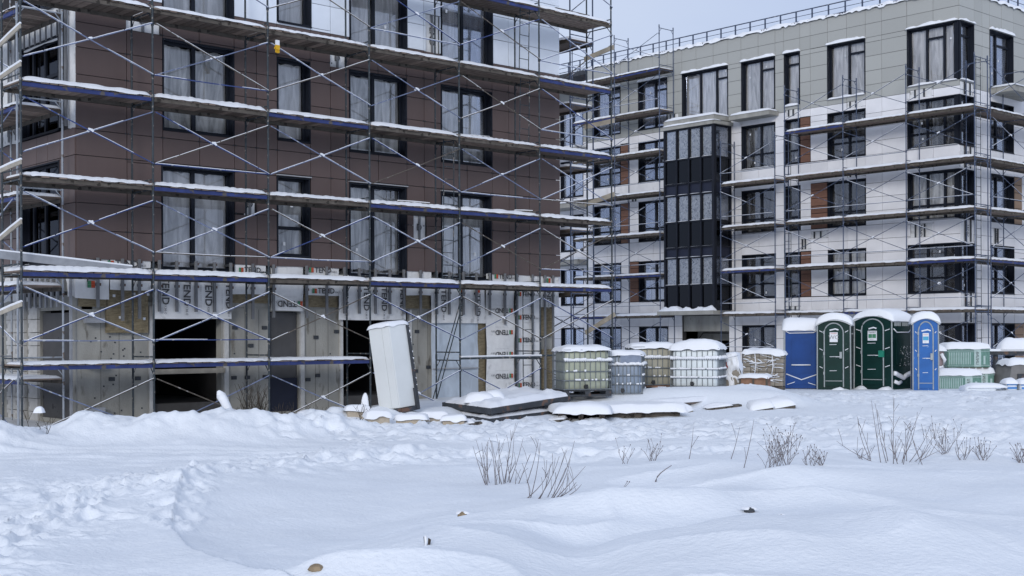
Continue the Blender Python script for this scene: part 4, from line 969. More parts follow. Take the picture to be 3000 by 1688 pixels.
mb = MB(); mb.box((-.36, -.25, 0), (.36, -.23, .30)); mb.build('front_board', 'wood_red', CR, False, False)
mb = MB(); mb.box((-.36, -.228, 0), (-.34, .25, .30)); mb.box((.34, -.228, 0), (.36, .25, .30)); mb.box((-.339, .23, 0), (.339, .25, .30)); mb.build('side_board', 'wood_red', CR, False, False)
for x in (-.37, -.02, .33): mb = MB(); mb.box((x, -.27, 0), (x+.05, -.251, .3)); mb.build('batten', 'beam_wood', CR, False, False)
mb = MB(); mb.box((-.4, -.3, .301), (.4, .3, .33)); mb.build('lid', 'wood_red', CR, False, False)
snow_cap('snow_cap', CR, lambda u, v, h: (-.42+u, -.32+v, .33+h), .84, .64, .09, False, nx=14, ny=8, droop=.05)
def brick_pallet(lat, dep, rz, label, nx=4, nyr=7, w=1.15, h=1.0, tilt=0, dz=0):
    Bp = empty('brick_pallet', at(lat, dep, dz), label=label, cat='pallet', rot=(0, R(tilt), CAMROT+R(rz)))
    bw, bh = w/nx, h/nyr; mb = MB(); mb.box((-bw/2+.006, -.45, .006), (bw/2-.006, .45, bh-.006)); bm_ = mb.mesh('brick', 'brick_grey')
    for j in range(nyr):
        for i in range(nx): put('brick', bm_, (-w/2+bw*(i+.5), rnd(-.012, .012), .12+j*bh), Bp, False)
    mb = MB(); mb.box((-w/2, -.46, 0), (w/2, .46, .11)); mb.build('pallet', 'beam_wood', Bp, False, False)
    mb = MB(); rs = random.Random(5)
    for k in range(60):       # snow caught in the wrapping
        z = .15+h*rs.random()*.95; x0 = -w/2+rs.random()*w*.8; L_ = .06+.34*rs.random()**2; sl = (rs.random()-.5)*.16
        mb.tube([(x0, -.475, z), (x0+L_/2, -.49, z+sl/2+.01), (min(x0+L_, w/2), -.475, z+sl)], .005+.012*rs.random()**2, 5)
    for x in (-w*.2, w*.22): mb.tube([(x, -.462, h*.5), (x+.03, -.47, h*.75), (x-.01, -.462, h+.12)], .016, 5)
    mb.build('clinging_snow', 'snow', Bp, True, False)
    snow_cap('snow_cap', Bp, lambda u, v, q_: (-w/2-.05+u, -.52+v, .12+h+q_), w+.1, 1.04, .13, False, seed=3, nx=16, ny=10, lump=.4, droop=.1)
    return Bp
brick_pallet(7.30, 38.0, -16, 'grey brick pallet laced with snow between the snowy roll and the dark blue toilet', nx=5, w=1.16, h=.92, tilt=2, dz=.14)

# --- toilets
def toilet(lat, dep, z, rz, W, Dp, body, door, label, sign='ТУАЛЕТ', front=True, lock='trim_grey', sideR=False, hf=2.08, name_grp='portable toilets in a row'):
    T_ = empty('portable_toilet', site(lat, dep, z), CAMROT+R(rz), label, 'toilet', name_grp)
    def loc(mb, n, m, s=False, par=T_): return mb.build(n, m, par, s, par is not T_ and False)
    rise = .18; hw = W/2
    def arch(x, e=0): return hf+e+rise*(1-(x/hw)**2) if abs(x) < hw else hf+e
    mb = MB(); tp = .985
    N = 12; xs = [-hw+W*i/N for i in range(N+1)]
    # lower walls slightly wider than upper ones, with a curved gable front and back
    for s_ in (-1, 1):
        y = s_*Dp/2; vs = [(x*1.02, y*1.02, 0) for x in xs]+[(x, y, arch(x)) for x in xs]
        mb.add(vs, [(i, i+1, N+2+i, N+1+i) for i in range(N)])
    for s_ in (-1, 1):
        x = s_*hw; mb.add([(x*1.02, -Dp/2*1.02, 0), (x*1.02, Dp/2*1.02, 0), (x, Dp/2, hf), (x, -Dp/2, hf)], [(0, 1, 2, 3)])
    loc(mb, 'cabin', body)
    for sx in (-1, 1):       # corner posts
        for sy in (-1, 1): mb = MB(); mb.tube([(sx*hw*1.025, sy*Dp/2*1.025, 0), (sx*hw*1.005, sy*Dp/2*1.005, hf)], .022, 6); loc(mb, 'corner_trim', 'trim_grey')
    if front:
        mb = MB(); cap(mb, lambda u, v, h: (-hw-.1+u, -Dp/2-.32+v, -.10+h), W+.2, .5, .13, int(lat*7), 18, 8, p=3, lump=.9); loc(mb, 'foot_snow', 'snow', True)
    # roof: curved white shell overhanging
    def shell(mb, r0, over, th, mi=0):
        xs2 = [-(hw+over)+(W+2*over)*i/18 for i in range(19)]
        def zz(x): return hf+(rise)*(1-(x/(hw+over))**2)+r0
        y0, y1 = -Dp/2-over, Dp/2+over
        vs = [(x, y, zz(x)) for y in (y0, y1) for x in xs2]+[(x, y, zz(x)+th) for y in (y0, y1) for x in xs2]; n = 19; fs = []
        for i in range(18):
            fs += [(i, i+1, n+i+1, n+i), (2*n+i, 2*n+i+1, 3*n+i+1, 3*n+i), (i, i+1, 2*n+i+1, 2*n+i), (n+i, n+i+1, 3*n+i+1, 3*n+i)]
        fs += [(0, n, 3*n, 2*n), (n-1, 2*n-1, 4*n-1, 3*n-1)]
        mb.add(vs, fs, mi)
    mb = MB(); shell(mb, -.02, .05, .06); loc(mb, 'roof', 'roof_white')
    mb = MB()
    def SP_(u, v, h):
        x = -(hw+.08)+u; y = -Dp/2-.08+v; xx = min(1, abs(x)/(hw+.08)); return (x, y, hf+.02+(rise+.0)*(1-xx**2)+h)
    cap(mb, SP_, W+.16, Dp+.16, .21, int(lat*3), 26, 18, p=7, lump=.07, droop=.05)
    loc(mb, 'roof_snow', 'snow', True)
    def strip(mb, p, q_, r=.012): mb.tube([p, ((p[0]+q_[0])/2, (p[1]+q_[1])/2, (p[2]+q_[2])/2), q_], r, 5)
    if front:
        yf = -Dp/2-.03; dw = W*.29; da = hf-.22
        pts = [(-dw, yf, .12), (-dw, yf, da)]+[(-dw*math.cos(R(a)), yf, da+.30*math.sin(R(a))) for a in range(15, 180, 15)]+[(dw, yf, da), (dw, yf, .12)]
        mb = MB(); mb.tube(pts, .02, 6); loc(mb, 'door_frame', 'trim_grey')
        mb = MB(); n = len(pts); fr = [(p[0]*.95, yf-.004, .16 if p[2] < .2 else p[2]-.02) for p in pts]; bk = [(p[0], yf+.03, p[2]) for p in fr]
        mb.add(fr+bk, [tuple(range(n))]+[(i, (i+1) % n, n+(i+1) % n, n+i) for i in range(n)]); dr_ = loc(mb, 'door', door)
        WP[dr_.name] = Vector(dr_.location)
        def sub(mb, nm, m): 
            arr = np.array(mb.v); c = (arr.min(0)+arr.max(0))/2; c = Vector(c); mb.v = [(p[0]-c.x, p[1]-c.y, p[2]-c.z) for p in mb.v]
            return put(nm, mb.mesh(nm, m), c-WP[dr_.name], dr_, False)
        sx = dw*.42; sz = 1.5
        mb = MB(); mb.box((-sx, yf-.016, sz), (sx, yf-.006, sz+.30)); sub(mb, 'sign', 'sign_white')
        if sign == 'WC': pl = [('print_grey', -.6, .6, .06, .15)]
        elif lock == 'lock_green': pl = [('print_green', -.82, -.04, .08, .2), ('print_green', .04, .82, .08, .2)]
        else: pl = [('sign_cyan', -.9, .9, .085, .2)]
        if sign != 'WC':
            for (m, a, b_, c, d) in pl: mb = MB(); mb.box((a*sx, yf-.020, sz+c), (b_*sx, yf-.0165, sz+d)); sub(mb, 'sign_print', m)
        def t_(body_, size, dx, dz, m): 
            o = textobj('lettering', body_, size, m, dr_, Vector((dx, yf-.021, sz+dz))-WP[dr_.name], 'Y', 0, world=False)
        if sign == 'WC': t_('WC', .17, 0, .14, 'print_fine'); t_('ТУАЛЕТ', .05, 0, .26, 'print_red')
        else: t_('ТУАЛЕТ', sx*.44, 0, .25, 'print_dark' if lock == 'lock_green' else 'print_red'); t_('прокат', sx*.25, -.02, .04, 'print_fine')
        lx = dw*.62
        mb = MB(); mb.box((lx, yf-.06, 1.0), (lx+(.18 if lock == 'lock_green' else .07), yf-.01, 1.2)); sub(mb, 'handle', lock)
        mb = MB(); strip(mb, (lx-.12, yf-.02, 1.05), (lx, yf-.02, 1.05)); sub(mb, 'door_snow', 'snow')
        mb = MB()
        for z_ in (.62, 1.42, 1.05): strip(mb, (-dw*.45, yf-.012, z_), (dw*.3, yf-.012, z_+.005), .008)
        mb.tube([(-.12, yf-.008, 1.86), (.05, yf-.02, 1.9), (.14, yf-.008, 1.87)], .022, 5); sub(mb, 'door_snow', 'snow')
        mb = MB(); mb.box((-dw*.9, yf-.012, .3), (dw*.9, yf-.005, .32)); sub(mb, 'door_rail', 'trim_grey')
        mb = MB()
        for z_ in (.7, 1.25, 1.8):
            for s_ in (-1, 1): strip(mb, (s_*(dw+.05), yf+.012, z_), (s_*(hw-.06), yf+.012, z_+.05), .011)
        loc(mb, 'clinging_snow', 'snow')
        for z_ in (.5, 1.1, 1.75): mb = MB(); mb.box((-dw-.03, yf-.03, z_), (-dw+.02, yf-.005, z_+.09)); loc(mb, 'hinge', 'trim_grey')
    # moulded side panel (+x)
    xf = hw*1.02+.008
    mb = MB(); mb.box((xf-.02, -Dp*.3, .75), (xf+.012, Dp*.3, 1.55)); mb.box((xf-.02, -Dp*.42, 1.75), (xf+.006, Dp*.42, 1.95)); mb.box((xf-.02, -Dp*.42, .12), (xf+.01, Dp*.42, .45)); loc(mb, 'side_panel', body)
    mb = MB()
    if sideR == 'blue':
        strip(mb, (xf+.012, -Dp*.47, 1.92), (xf+.012, Dp*.47, 1.93), .012); mb.tube([(xf+.01, -Dp*.47, 1.78), (xf+.012, -Dp*.37, 1.72), (xf+.012, Dp*.37, 1.73), (xf+.01, Dp*.47, 1.79)], .013, 5)
        strip(mb, (xf+.02, -Dp*.3, .73), (xf+.02, Dp*.28, .73), .02); mb.tube([(xf+.012, -Dp*.46, .45), (xf+.012, 0, .27), (xf+.012, Dp*.46, .43)], .018, 5)
        strip(mb, (xf+.012, -Dp*.44, .12), (xf+.012, -Dp*.2, .2)); strip(mb, (xf+.012, Dp*.44, .1), (xf+.012, Dp*.2, .18))
    elif sideR:
        mb.tube([(xf+.01, -Dp*.45, 1.86), (xf+.014, -Dp*.3, 1.75), (xf+.014, Dp*.28, 1.75), (xf+.01, Dp*.42, 1.86)], .018, 5)
        pts = [(xf+.02, -Dp*.44+Dp*.88*i/14, .52-.16*(1-abs(2*i/14-1))+.03*float(vnoise(i*.7, 2, 3))) for i in range(15)]; mb.tube(pts, .075, 6)
        mb.tube([(xf+.01, -Dp*.42, .26), (xf+.02, -Dp*.25, .2), (xf+.02, -Dp*.12, .24)], .06, 6)
        for i in range(60): y = Dp*.1+rnd(-.3, .42)*Dp*.9; z_ = rnd(.72, 1.35); mb.tube([(xf+.006, y, z_), (xf+.01, y+rnd(-.01, .01), z_+rnd(.01, .04))], rnd(.005, .011), 4)
    else: strip(mb, (xf+.01, -Dp*.3, 1.75), (xf+.01, Dp*.3, 1.75))
    loc(mb, 'clinging_snow', 'snow', True)
    if sideR is True:
        for i in range(8): mb = MB(); y = -Dp*.40+i*.105+(.06 if i > 3 else 0); mb.box((xf-.01, y, 1.94), (xf+.014, y+.06, 2.06)); loc(mb, 'vent_slat', 'trim_grey')
    mb = MB(); mb.box((-hw*1.04, -Dp/2*1.04, -.09), (hw*1.04, Dp/2*1.04, 0.0)); loc(mb, 'skid_base', 'steel_dark')
    return T_
toilet(9.09, 41.2, .34, -101, 1.02, 1.0, 'toilet_blue_dark', 'toilet_blue_dark', 'dark blue portable toilet seen from the side, leftmost of the row', front=False, sideR='blue', hf=1.80)
toilet(10.03, 40.6, .28, -19, .98, 1.06, 'toilet_green', 'toilet_green_door', 'dark green portable toilet with a pale WC sheet on its door', sign='WC', hf=2.0)
toilet(11.48, 40.48, .32, -45, 1.26, 1.24, 'toilet_green', 'toilet_green_door', 'dark green portable toilet with a bright green lock box and a snowy side wall', lock='lock_green', sideR=True, hf=2.08)
toilet(12.45, 39.5, .24, -14, .72, 1.0, 'toilet_blue', 'toilet_blue', 'light blue narrow portable toilet, rightmost of the row', hf=2.06)

# --- old white cabinet
C_ = empty('metal_cabinet', site(-2.55, 29.6, .30), label='old white metal cabinet leaning to the left in the snow', cat='cabinet', rot=(0, 0, 0))
C_.rotation_euler = (Matrix.Rotation(CAMROT, 3, 'Z') @ Matrix.Rotation(R(-7.4), 3, 'Y') @ Matrix.Rotation(R(-40), 3, 'Z')).to_euler()
mb = MB(); rbox(mb, .64, .60, 1.86, .03, .10, 3); mb.build('cabinet_body', 'cabinet_white', C_, False, False)
mb = MB(); mb.box((-.315, -.312, .115), (.09, -.301, 1.92)); mb.build('door', 'cabinet_white', C_, False, False)
mb = MB(); mb.box((.096, -.308, .115), (.315, -.301, 1.92)); mb.build('side_leaf', 'cabinet_white', C_, False, False)
mb = MB(); mb.box((.318, .24, .02), (.36, .31, 1.93)); mb.build('edge_strip', 'steel_dark', C_, False, False)
mb = MB(); mb.box((-.34, -.33, .0), (.34, -.27, .09)); mb.box((.30, -.27, .0), (.36, .30, .09)); mb.box((.31, .2, .02), (.39, .28, .5)); mb.box((-.34, .2, 0), (.3, .28, .09)); mb.build('base_frame', 'steel_dark', C_, False, False)
snow_cap('snow_cap', C_, lambda u, v, h: (-.36+u, -.34+v, 1.955+h), .70, .68, .10, False, nx=14, ny=14, p=6, lump=.1, droop=.05)
mb = MB()
for i in range(14): z = .3+i*.12; mb.tube([(.34, .30, z), (.352, .31, z+.03+rnd(0, .05))], rnd(.008, .022), 5)
mb.build('clinging_snow', 'snow', C_, True, False)

# --- stack of dark steel frames under snow
def slab_stack(name, label, cat, corner, e1, e2, layers, par_m='steel_dark'):
    S_ = empty(name, corner, 0, label, cat); c = Vector(corner)
    for (z0, z1, sh, rise_) in layers:
        a = c+Vector((0, 0, z0))+sh; H = Vector((0, 0, z1-z0)); E1, E2 = Vector(e1), Vector(e2)+Vector((0, 0, rise_))
        def beam(p, q_, t=.07):
            d_ = (q_-p).normalized(); s_ = d_.cross(Vector((0, 0, 1))).normalized()*t/2
            mb = MB(); mb.hexa([p-s_, q_-s_, q_+s_, p+s_, p-s_+H, q_-s_+H, q_+s_+H, p+s_+H]); return mb.build('beam', par_m, S_)
        beam(a, a+E1); beam(a, a+E2); beam(a+E1, a+E1+E2); beam(a+E2, a+E1+E2)
        for t in (.25, .5, .75): beam(a+E1*t+Vector((0, 0, .004)), a+E1*t+E2+Vector((0, 0, .004)), .05)
        mb = MB(); cap(mb, lambda u, v, h: a+H+E1.normalized()*(u-.02)+E2*(v/max(E2.length, .1))+Vector((0, 0, h)), E1.length+.04, E2.length, .13 if z0 > .2 else .07, 5, 18, 30, p=12, lump=.45, droop=.06)
        mb.build('snow_cover', 'snow', S_, True)
    return S_
c0 = site(-.50, 28.3, .10)
slab_stack('steel_frame_stack', 'stack of dark steel frames under thick snow in front of the scaffolding', 'steel frames', c0, site(-1.15, 2.6), site(1.85, 2.9), [(0, .12, site(0, 0), .05), (.21, .34, site(.02, .12), .13)])
for i, (l, d_, w_, r_) in enumerate(((-.75, 30.0, .36, .22), (-.45, 30.2, .3, .2))):   # sacks on the frames
    mb = MB(); cap(mb, lambda u, v, h: site(l-w_+u, d_-.4+v, .50+h), 2*w_, .8, .26, 7+i, 12, 8, p=2.4, lump=.1)
    tag(mb.build('snow_hump', 'snow', None, True), ['rounded snow hump on the left end of the steel frame stack', 'smaller snow hump just right of the first one on the steel frame stack'][i], 'snow hump')
# --- low pallets with a long snow slab
LP = empty('timber_pallet', at(2.4, 30.2, -.03), CAMROT+R(14), 'long low timber pallet under a flat slab of snow right of the steel frames', 'pallet')
for y in (-.55, 0, .5):
    mb = MB(); mb.box((-1.35, y, .0), (1.35, y+.09, .09)); mb.build('runner', 'beam_wood', LP, False, False)
for i in range(13):
    x = -1.35+i*.208; mb = MB(); mb.box((x, -.6, .091), (x+.17, .62, .12)); mb.build('plank', 'plank_wood', LP, False, False)
for i in range(4): mb = MB(); x = -1.3+i*.82; mb.box((x, -.6, -.12), (x+.14, -.48, 0)); mb.build('block', 'beam_wood', LP, False, False)
mb = MB(); cap(mb, lambda u, v, h: (-1.5+u, -.72+v, .12+h), 3.0, 1.45, .19, 9, 40, 16, p=16, lump=.07, droop=.04); mb.build('snow_cover', 'snow', LP, True, False)
LQ = empty('timber_pallet', at(1.55, 29.1, -.02), CAMROT+R(-6), 'broken curved pallet with a rounded snow lip beside the steel frames', 'pallet')
for i in range(6): mb = MB(); x = -.5+i*.17; mb.box((x, -.5, .16), (x+.13, .5, .19)); mb.build('plank', 'plank_wood', LQ, False, False)
for x in (-.5, -.05, .4): mb = MB(); mb.box((x, -.48, 0), (x+.1, .48, .159)); mb.build('block', 'beam_wood', LQ, False, False)
mb = MB(); cap(mb, lambda u, v, h: (-.62+u, -.62+v, .19+h), 1.3, 1.3, .22, 4, 20, 14, p=4, lump=.1, droop=.05); mb.build('snow_cover', 'snow', LQ, True, False)
for i, (l, d_, rz, w_, lab) in enumerate(((3.55, 30.9, 20, .5, 'tan splintered board poking from the snow below the white caged tank'), (3.9, 31.0, 50, .45, 'thick tan board end tipped in the snow right of the splintered one'),
                                     (6.35, 31.4, 10, .7, 'snow-laden board end in front of the dark blue toilet'), (5.95, 31.3, -4, .5, 'shorter snow-laden board end left of its neighbour near the toilets'))):
    T_ = empty('broken_board', at(l, d_, -.03), label=lab, cat='board', rot=(R(8), R(-9), CAMROT+R(rz)))
    mb = MB(); mb.box((-w_/2, -.3, 0), (w_/2, .3, .09)); mb.build('board', 'block' if i < 2 else 'beam_wood', T_, False, False)
    mb = MB(); mb.box((-w_/2+.05, -.28, -.1), (w_/2-.05, .28, -.002)); mb.build('underside_board', 'beam_wood', T_, False, False)
    snow_cap('snow_cap', T_, lambda u, v, h: (-w_/2-.05+u, -.33+v, .08+h), w_+.1, .8, .14, False, nx=12, ny=8, p=4)

lb = empty('long_board', at(4.3, 32.0, .02), CAMROT+R(48), 'long board under a narrow ridge of snow running from the low pallet towards the crate', 'board')
mb = MB(); mb.box((-1.5, -.1, 0), (1.5, .1, .05)); mb.build('board', 'plank_wood', lb, False, False)
snow_cap('snow_cap', lb, lambda u, v, h: (-1.55+u, -.17+v, .05+h), 3.1, .34, .12, False, nx=30, ny=8, p=8, lump=.1)
for i, (l, d_, rz, w_, lab) in enumerate(((2.9, 29.9, 8, .7, 'dark plank end under snow just right of the low pallet'), (1.05, 28.6, -20, .5, 'dark plank jutting out at the right foot of the steel frame stack'),
                                     (5.1, 31.6, 18, .9, 'half buried plank below the wooden crate'), (-.95, 27.9, 12, .6, 'thin dark plank in the snow at the left foot of the steel frame stack'))):
    T_ = empty('old_plank', at(l, d_, .0), label=lab, cat='plank', rot=(R(4), R(-5), CAMROT+R(rz)))
    mb = MB(); mb.box((-w_/2, -.09, 0), (w_/2, .09, .05)); mb.build('board', 'beam_wood', T_, False, False)
    snow_cap('snow_cap', T_, lambda u, v, h: (-w_/2-.03+u, -.08+v, .05+h), w_*.8, .26, .07, False, nx=14, ny=6, p=4, lump=.7)
# --- aerated blocks with snow caps
blk = [(-4.25, 27.9, 8, 'single block with a long snow cap, leftmost of the scattered blocks'), (-3.35, 28.3, 14, 'block tilted in the snow left of the cabinet foot'), (-2.85, 27.6, 20, 'pale block lying directly in front of the cabinet'),
       (-2.15, 27.9, -4, 'long block with a broken right end in front of the cabinet'), (-1.75, 28.6, 5, 'block behind the long one, right of the cabinet foot'), (-1.25, 27.9, 0, 'rounded snow-capped block beside the steel frame stack'), (-3.75, 29.6, -10, 'half buried block near the heap by the building')]
for i, (l, d_, rz, lab) in enumerate(blk):
    Bk = empty('concrete_block', at(l, d_, -.02), CAMROT+R(rz), lab, 'block', 'concrete blocks scattered in the snow'); w_ = .62 if i in (0, 3, 4) else .46
    mb = MB(); mb.box((-w_/2, -.15, -.06), (w_/2, .15, .15)); mb.build('block_body', 'block', Bk, False, False)
    snow_cap('snow_cap', Bk, lambda u, v, h: (-w_/2-.06+u, -.21+v, .14+h), w_+.12, .42, .12, False, seed=i, nx=14, ny=8, p=4.5, lump=.15, droop=.08)

# --- green insulation packs
def pack(lat, dep, z, w, h, label, rz=0, txt='ПИЛИР'):
    P_ = empty('insulation_pack', site(lat, dep, z), CAMROT+R(rz), label, 'pallet', 'green wrapped insulation packs')
    mb = MB(); rbox(mb, w, .9, h, .05, 0, 3); mb.build('wrapped_pack', 'pack_green', P_, False, False)
    n = int(w*.55/.055)
    for i in range(n): mb = MB(); x = -w/2+.06+i*.055; mb.box((x, -.458, .1), (x+.022, -.4505, h*.78)); mb.build('stripe', 'pack_pale', P_, False, False)
    mb = MB(); x = w*.12; mb.box((x, -.462, .03), (x+.22, -.4515, h-.04)); bd = mb.build('label_band', 'pack_pale', P_, False, False)
    textobj('lettering', txt, .12, 'print_grey', P_, (x+.11, -.466, h*.5), 'Y', 90, world=False)
    mb = MB(); mb.box((x+.3, -.46, .1), (x+.36, -.451, h*.6)); mb.build('stripe', 'pack_pale', P_, False, False)
    for z_ in (.06, h*.82, h*.9): mb = MB(); mb.tube([(-w/2, -.462, z_), (0, -.465, z_-.01), (w/2, -.462, z_+.01)], .008, 5); mb.build('strap', 'pack_pale', P_, False, False)
    snow_cap('snow_cap', P_, lambda u, v, q_: (-w/2-.04+u, -.5+v, h+q_-.02), w+.08, 1.0, .20, False, nx=18, ny=8, p=8, lump=.08, droop=.04)
    return P_
z0 = zt(14.2, 41.6)
P3 = pack(14.7, 41.9, z0-.05, 1.15, .50, 'lower right green insulation pack half covered by the upper one')
pack(14.45, 41.9, z0+.60, 1.38, .62, 'upper green insulation pack with a thick snow top', 2)
pack(13.75, 40.6, z0-.10, 1.32, .52, 'lower left green insulation pack beside the light blue toilet', -2, 'ПИЛ')
mb = MB()
for y in (-.4, 0, .35): mb.box((-.6, y, 0), (.6, y+.1, .1))
pl = empty('timber_pallet', site(14.5, 41.9, z0+.48), CAMROT, 'flat wooden pallet squeezed between the green insulation packs', 'pallet'); mb.build('runner', 'wood_red', pl, False, False)
for i in range(6): mb = MB(); mb.box((-.62+i*.21, -.48, .101), (-.47+i*.21, .48, .118)); mb.build('plank', 'plank_wood', pl, False, False)
bg = empty('plastic_bag', site(13.35, 41.3, z0+.55), CAMROT, 'crumpled pinkish plastic bag with snow on top left of the upper green pack', 'bag')
mb = MB(); rbox(mb, .5, .5, .62, .16); mb.build('bag_body', 'bag_pink', bg, True, False)
snow_cap('snow_cap', bg, lambda u, v, h: (-.28+u, -.3+v, .58+h), .58, .6, .2, False, nx=10, ny=8, p=3)
mb = MB(); mb.tube([(.1, -.27, .5), (.2, -.29, .3), (.15, -.3, .08), (-.2, -.3, .0)], .06, 6); mb.build('clinging_snow', 'snow', bg, True, False)
cv = empty('covered_stack', at(16.1, 41.3, -.03), CAMROT+R(8), 'stack under a dark grey cover at the right edge of the photo', 'covered stack')
mb = MB(); mb.hexa([(-.75, -.5, 0), (.9, -.5, 0), (.9, .5, 0), (-.75, .5, 0), (-.6, -.45, .75), (.9, -.45, .8), (.9, .45, .8), (-.6, .45, .75)]); mb.build('cover_sheet', 'cover_grey', cv, False, False)
mb = MB(); mb.box((-.45, -.53, .0), (.3, -.5, .45)); mb.build('opening_shade', 'steel_dark', cv, False, False)  # solid dark plate painting the shade of an opening
snow_cap('snow_cap', cv, lambda u, v, h: (-.68+u, -.5+v, .75+h), 1.6, 1.0, .16, False, nx=16, ny=8, lump=.3, droop=.1)
cy = empty('canopy_frame', at(16.0, 44.0, 0), CAMROT, 'low snow-covered bench board behind the grey covered stack', 'bench')
mb = MB(); mb.box((-1.6, -.2, .98), (2, .3, 1.1)); mb.build('board', 'steel_dark', cy, False, False)
for x in (-1.2, .2, 1.6): mb = MB(); mb.box((x, -.1, 0), (x+.08, .1, .98)); mb.build('leg', 'steel_dark', cy, False, False)
snow_cap('snow_cap', cy, lambda u, v, h: (-1.65+u, -.25+v, 1.1+h), 3.6, .6, .08, False, nx=24, ny=6)
snow_cap('snow_cap', cy, lambda u, v, h: (.35+u, -.25+v, 1.15+h), 1.4, .6, .38, False, nx=16, ny=8, p=3)
for i, (l, d_, w_, lab) in enumerate(((14.95, 39.4, .34, 'small blue and white bag at the left of the snowy bag row'), (15.35, 39.3, .36, 'middle blue and white bag of the snowy bag row'), (15.72, 39.5, .36, 'blue and white bag nearest the right edge of the photo'))):
    q_ = empty('cement_bag', at(l, d_, -.02), CAMROT, lab, 'bag', 'blue and white bags under snow')
    mb = MB(); rbox(mb, w_, .5, .24, .08); mb.build('bag_body', 'bag_white', q_, True, False)
    mb = MB(); mb.box((-w_*.42, -.262, .05), (w_*.42, -.25, .11)); mb.box((-w_*.46, -.262, .16), (w_*.46, -.25, .19)); mb.build('printed_band', 'bag_blue', q_, False, False)
    snow_cap('snow_cap', q_, lambda u, v, h: (-w_/2-.03+u, -.3+v, .2+h), w_+.06, .6, .16, False, nx=10, ny=8, p=3)
sk = empty('snowy_sack', at(13.9, 39.1, -.05), CAMROT+R(10), 'pale sack lying in the snow in front of the green packs', 'sack')
mb = MB(); rbox(mb, 1.0, .5, .2, .1); mb.build('sack_body', 'bag_white', sk, True, False)
snow_cap('snow_cap', sk, lambda u, v, h: (-.45+u, -.3+v, .14+h), 1.3, .6, .14, False, nx=14, ny=8, p=2.6)

# --- shrubs, dry stems and debris poking out of the snow
def stem(mb, p, dl, dh, bend=0.0, r=.006, twigs=0, seeds=0, dd=0.0):
    """p foot (lat, dep); dl sideways lean, dh height"""
    f = at(*p, -.03); pts = []
    for i in range(6):
        t = i/5; pts.append(f+site(dl*t+bend*math.sin(math.pi*t), dd*t)+Vector((0, 0, dh*t)))
    mb.tube(pts, r, 5, r2=r*.35)
    for k in range(twigs):
        i = random.randint(1, 4); a = pts[i]; L_ = rnd(.06, .26); e = a+site(rnd(-.1, .12), rnd(-.05, .05))+Vector((0, 0, L_)); mb.tube([a, (a+e)/2+Vector((.005, 0, .01)), e], r*.5, 4)
        if seeds: mb.tube([e-Vector((0, 0, .005)), e+Vector((0, 0, .010))], .0065, 5)
    return pts
def shrub(name, label, feet, group=None, m='twig', cat='shrub'):
    l0, d0 = feet[0][0]; S_ = empty(name, at(l0, d0), 0, label, cat, group)
    for f in feet:
        mb = MB(); stem(mb, *f[0:1], *f[1:]); mb.build('stem', m, S_, True)
    return S_
random.seed(77)
fs = []
for (px, tx, hy) in ((1420, 1383, 108), (1422, 1395, 128), (1424, 1410, 120), (1426, 1427, 122), (1432, 1424, 90), (1450, 1437, 128), (1455, 1450, 70), (1462, 1462, 118), (1470, 1440, 124), (1474, 1500, 150), (1478, 1488, 92), (1484, 1505, 136), (1490, 1532, 130), (1492, 1480, 80), (1476, 1458, 100), (1515, 1550, 82), (1540, 1577, 128), (1508, 1510, 26)):
    d_ = 18.0; k = d_/3835; fs.append(((((px-1500)*k), d_+rnd(-.3, .3)), (tx-px)*k, hy*k+.04, rnd(-.02, .02), .0062, random.choice([1, 2, 3, 4])))
shrub('willow_shrub', 'thin bare willow stems standing in the snow below the steel frame stack', fs, 'bare shrubs in the snow')
fs = []
for (px, y, tx, ty) in ((1533, 1395, 1605, 1320), (1551, 1413, 1582, 1250), (1570, 1421, 1636, 1297), (1575, 1420, 1610, 1318), (1600, 1418, 1657, 1278), (1610, 1420, 1682, 1253), (1612, 1418, 1668, 1305), (1620, 1420, 1713, 1328), (1622, 1436, 1662, 1408), (1640, 1430, 1702, 1392), (1545, 1400, 1540, 1345), (1608, 1330, 1613, 1355), (1622, 1350, 1690, 1312)):
    d_ = 15.7; k = d_/3835; fs.append(((((px-1500)*k), d_+rnd(-.2, .2)), (tx-px)*k, max(.05, (y-ty)*k)+.03, rnd(.0, .05), .0062, random.choice([1, 2, 3])))
shrub('willow_shrub', 'leaning bare willow shoots fanned out right of the upright stems', fs, 'bare shrubs in the snow')
fs = []
for (px, tx, h_) in ((2550, 2508, 130), (2558, 2520, 112), (2570, 2543, 180), (2590, 2562, 155), (2606, 2575, 150), (2605, 2608, 190), (2618, 2620, 60), (2628, 2685, 165), (2635, 2640, 60), (2640, 2650, 120), (2655, 2700, 120), (2662, 2730, 112), (2672, 2725, 90), (2688, 2650, 120), (2680, 2740, 60), (2700, 2770, 30), (2520, 2492, 26), (2515, 2500, 24), (2560, 2440, 62), (2668, 2680, 110), (2640, 2622, 100)):
    d_ = 19.2; k = d_/3835; fs.append(((((px-1500)*k), d_+rnd(-.3, .3)), (tx-px)*k, h_*k+.03, rnd(-.05, .05), .0062, random.choice([1, 2, 3, 4])))
shrub('willow_shrub', 'tall spreading bare shrub in the snow below the green toilets', fs, 'bare shrubs in the snow')
fs = []
for i in range(17):
    px = 2250+rnd(-12, 60); d_ = 16.7; k = d_/3835; fs.append(((((px-1500)*k), d_+rnd(-.15, .15)), rnd(-70, 50)*k, rnd(50, 110)*k, rnd(-.03, .03), .0042, 5, 1))
shrub('dry_weed', 'dense dry weed with small seed heads in the snow left of the spreading shrub', fs, 'dry weeds in the snow', cat='weed')
fs = []
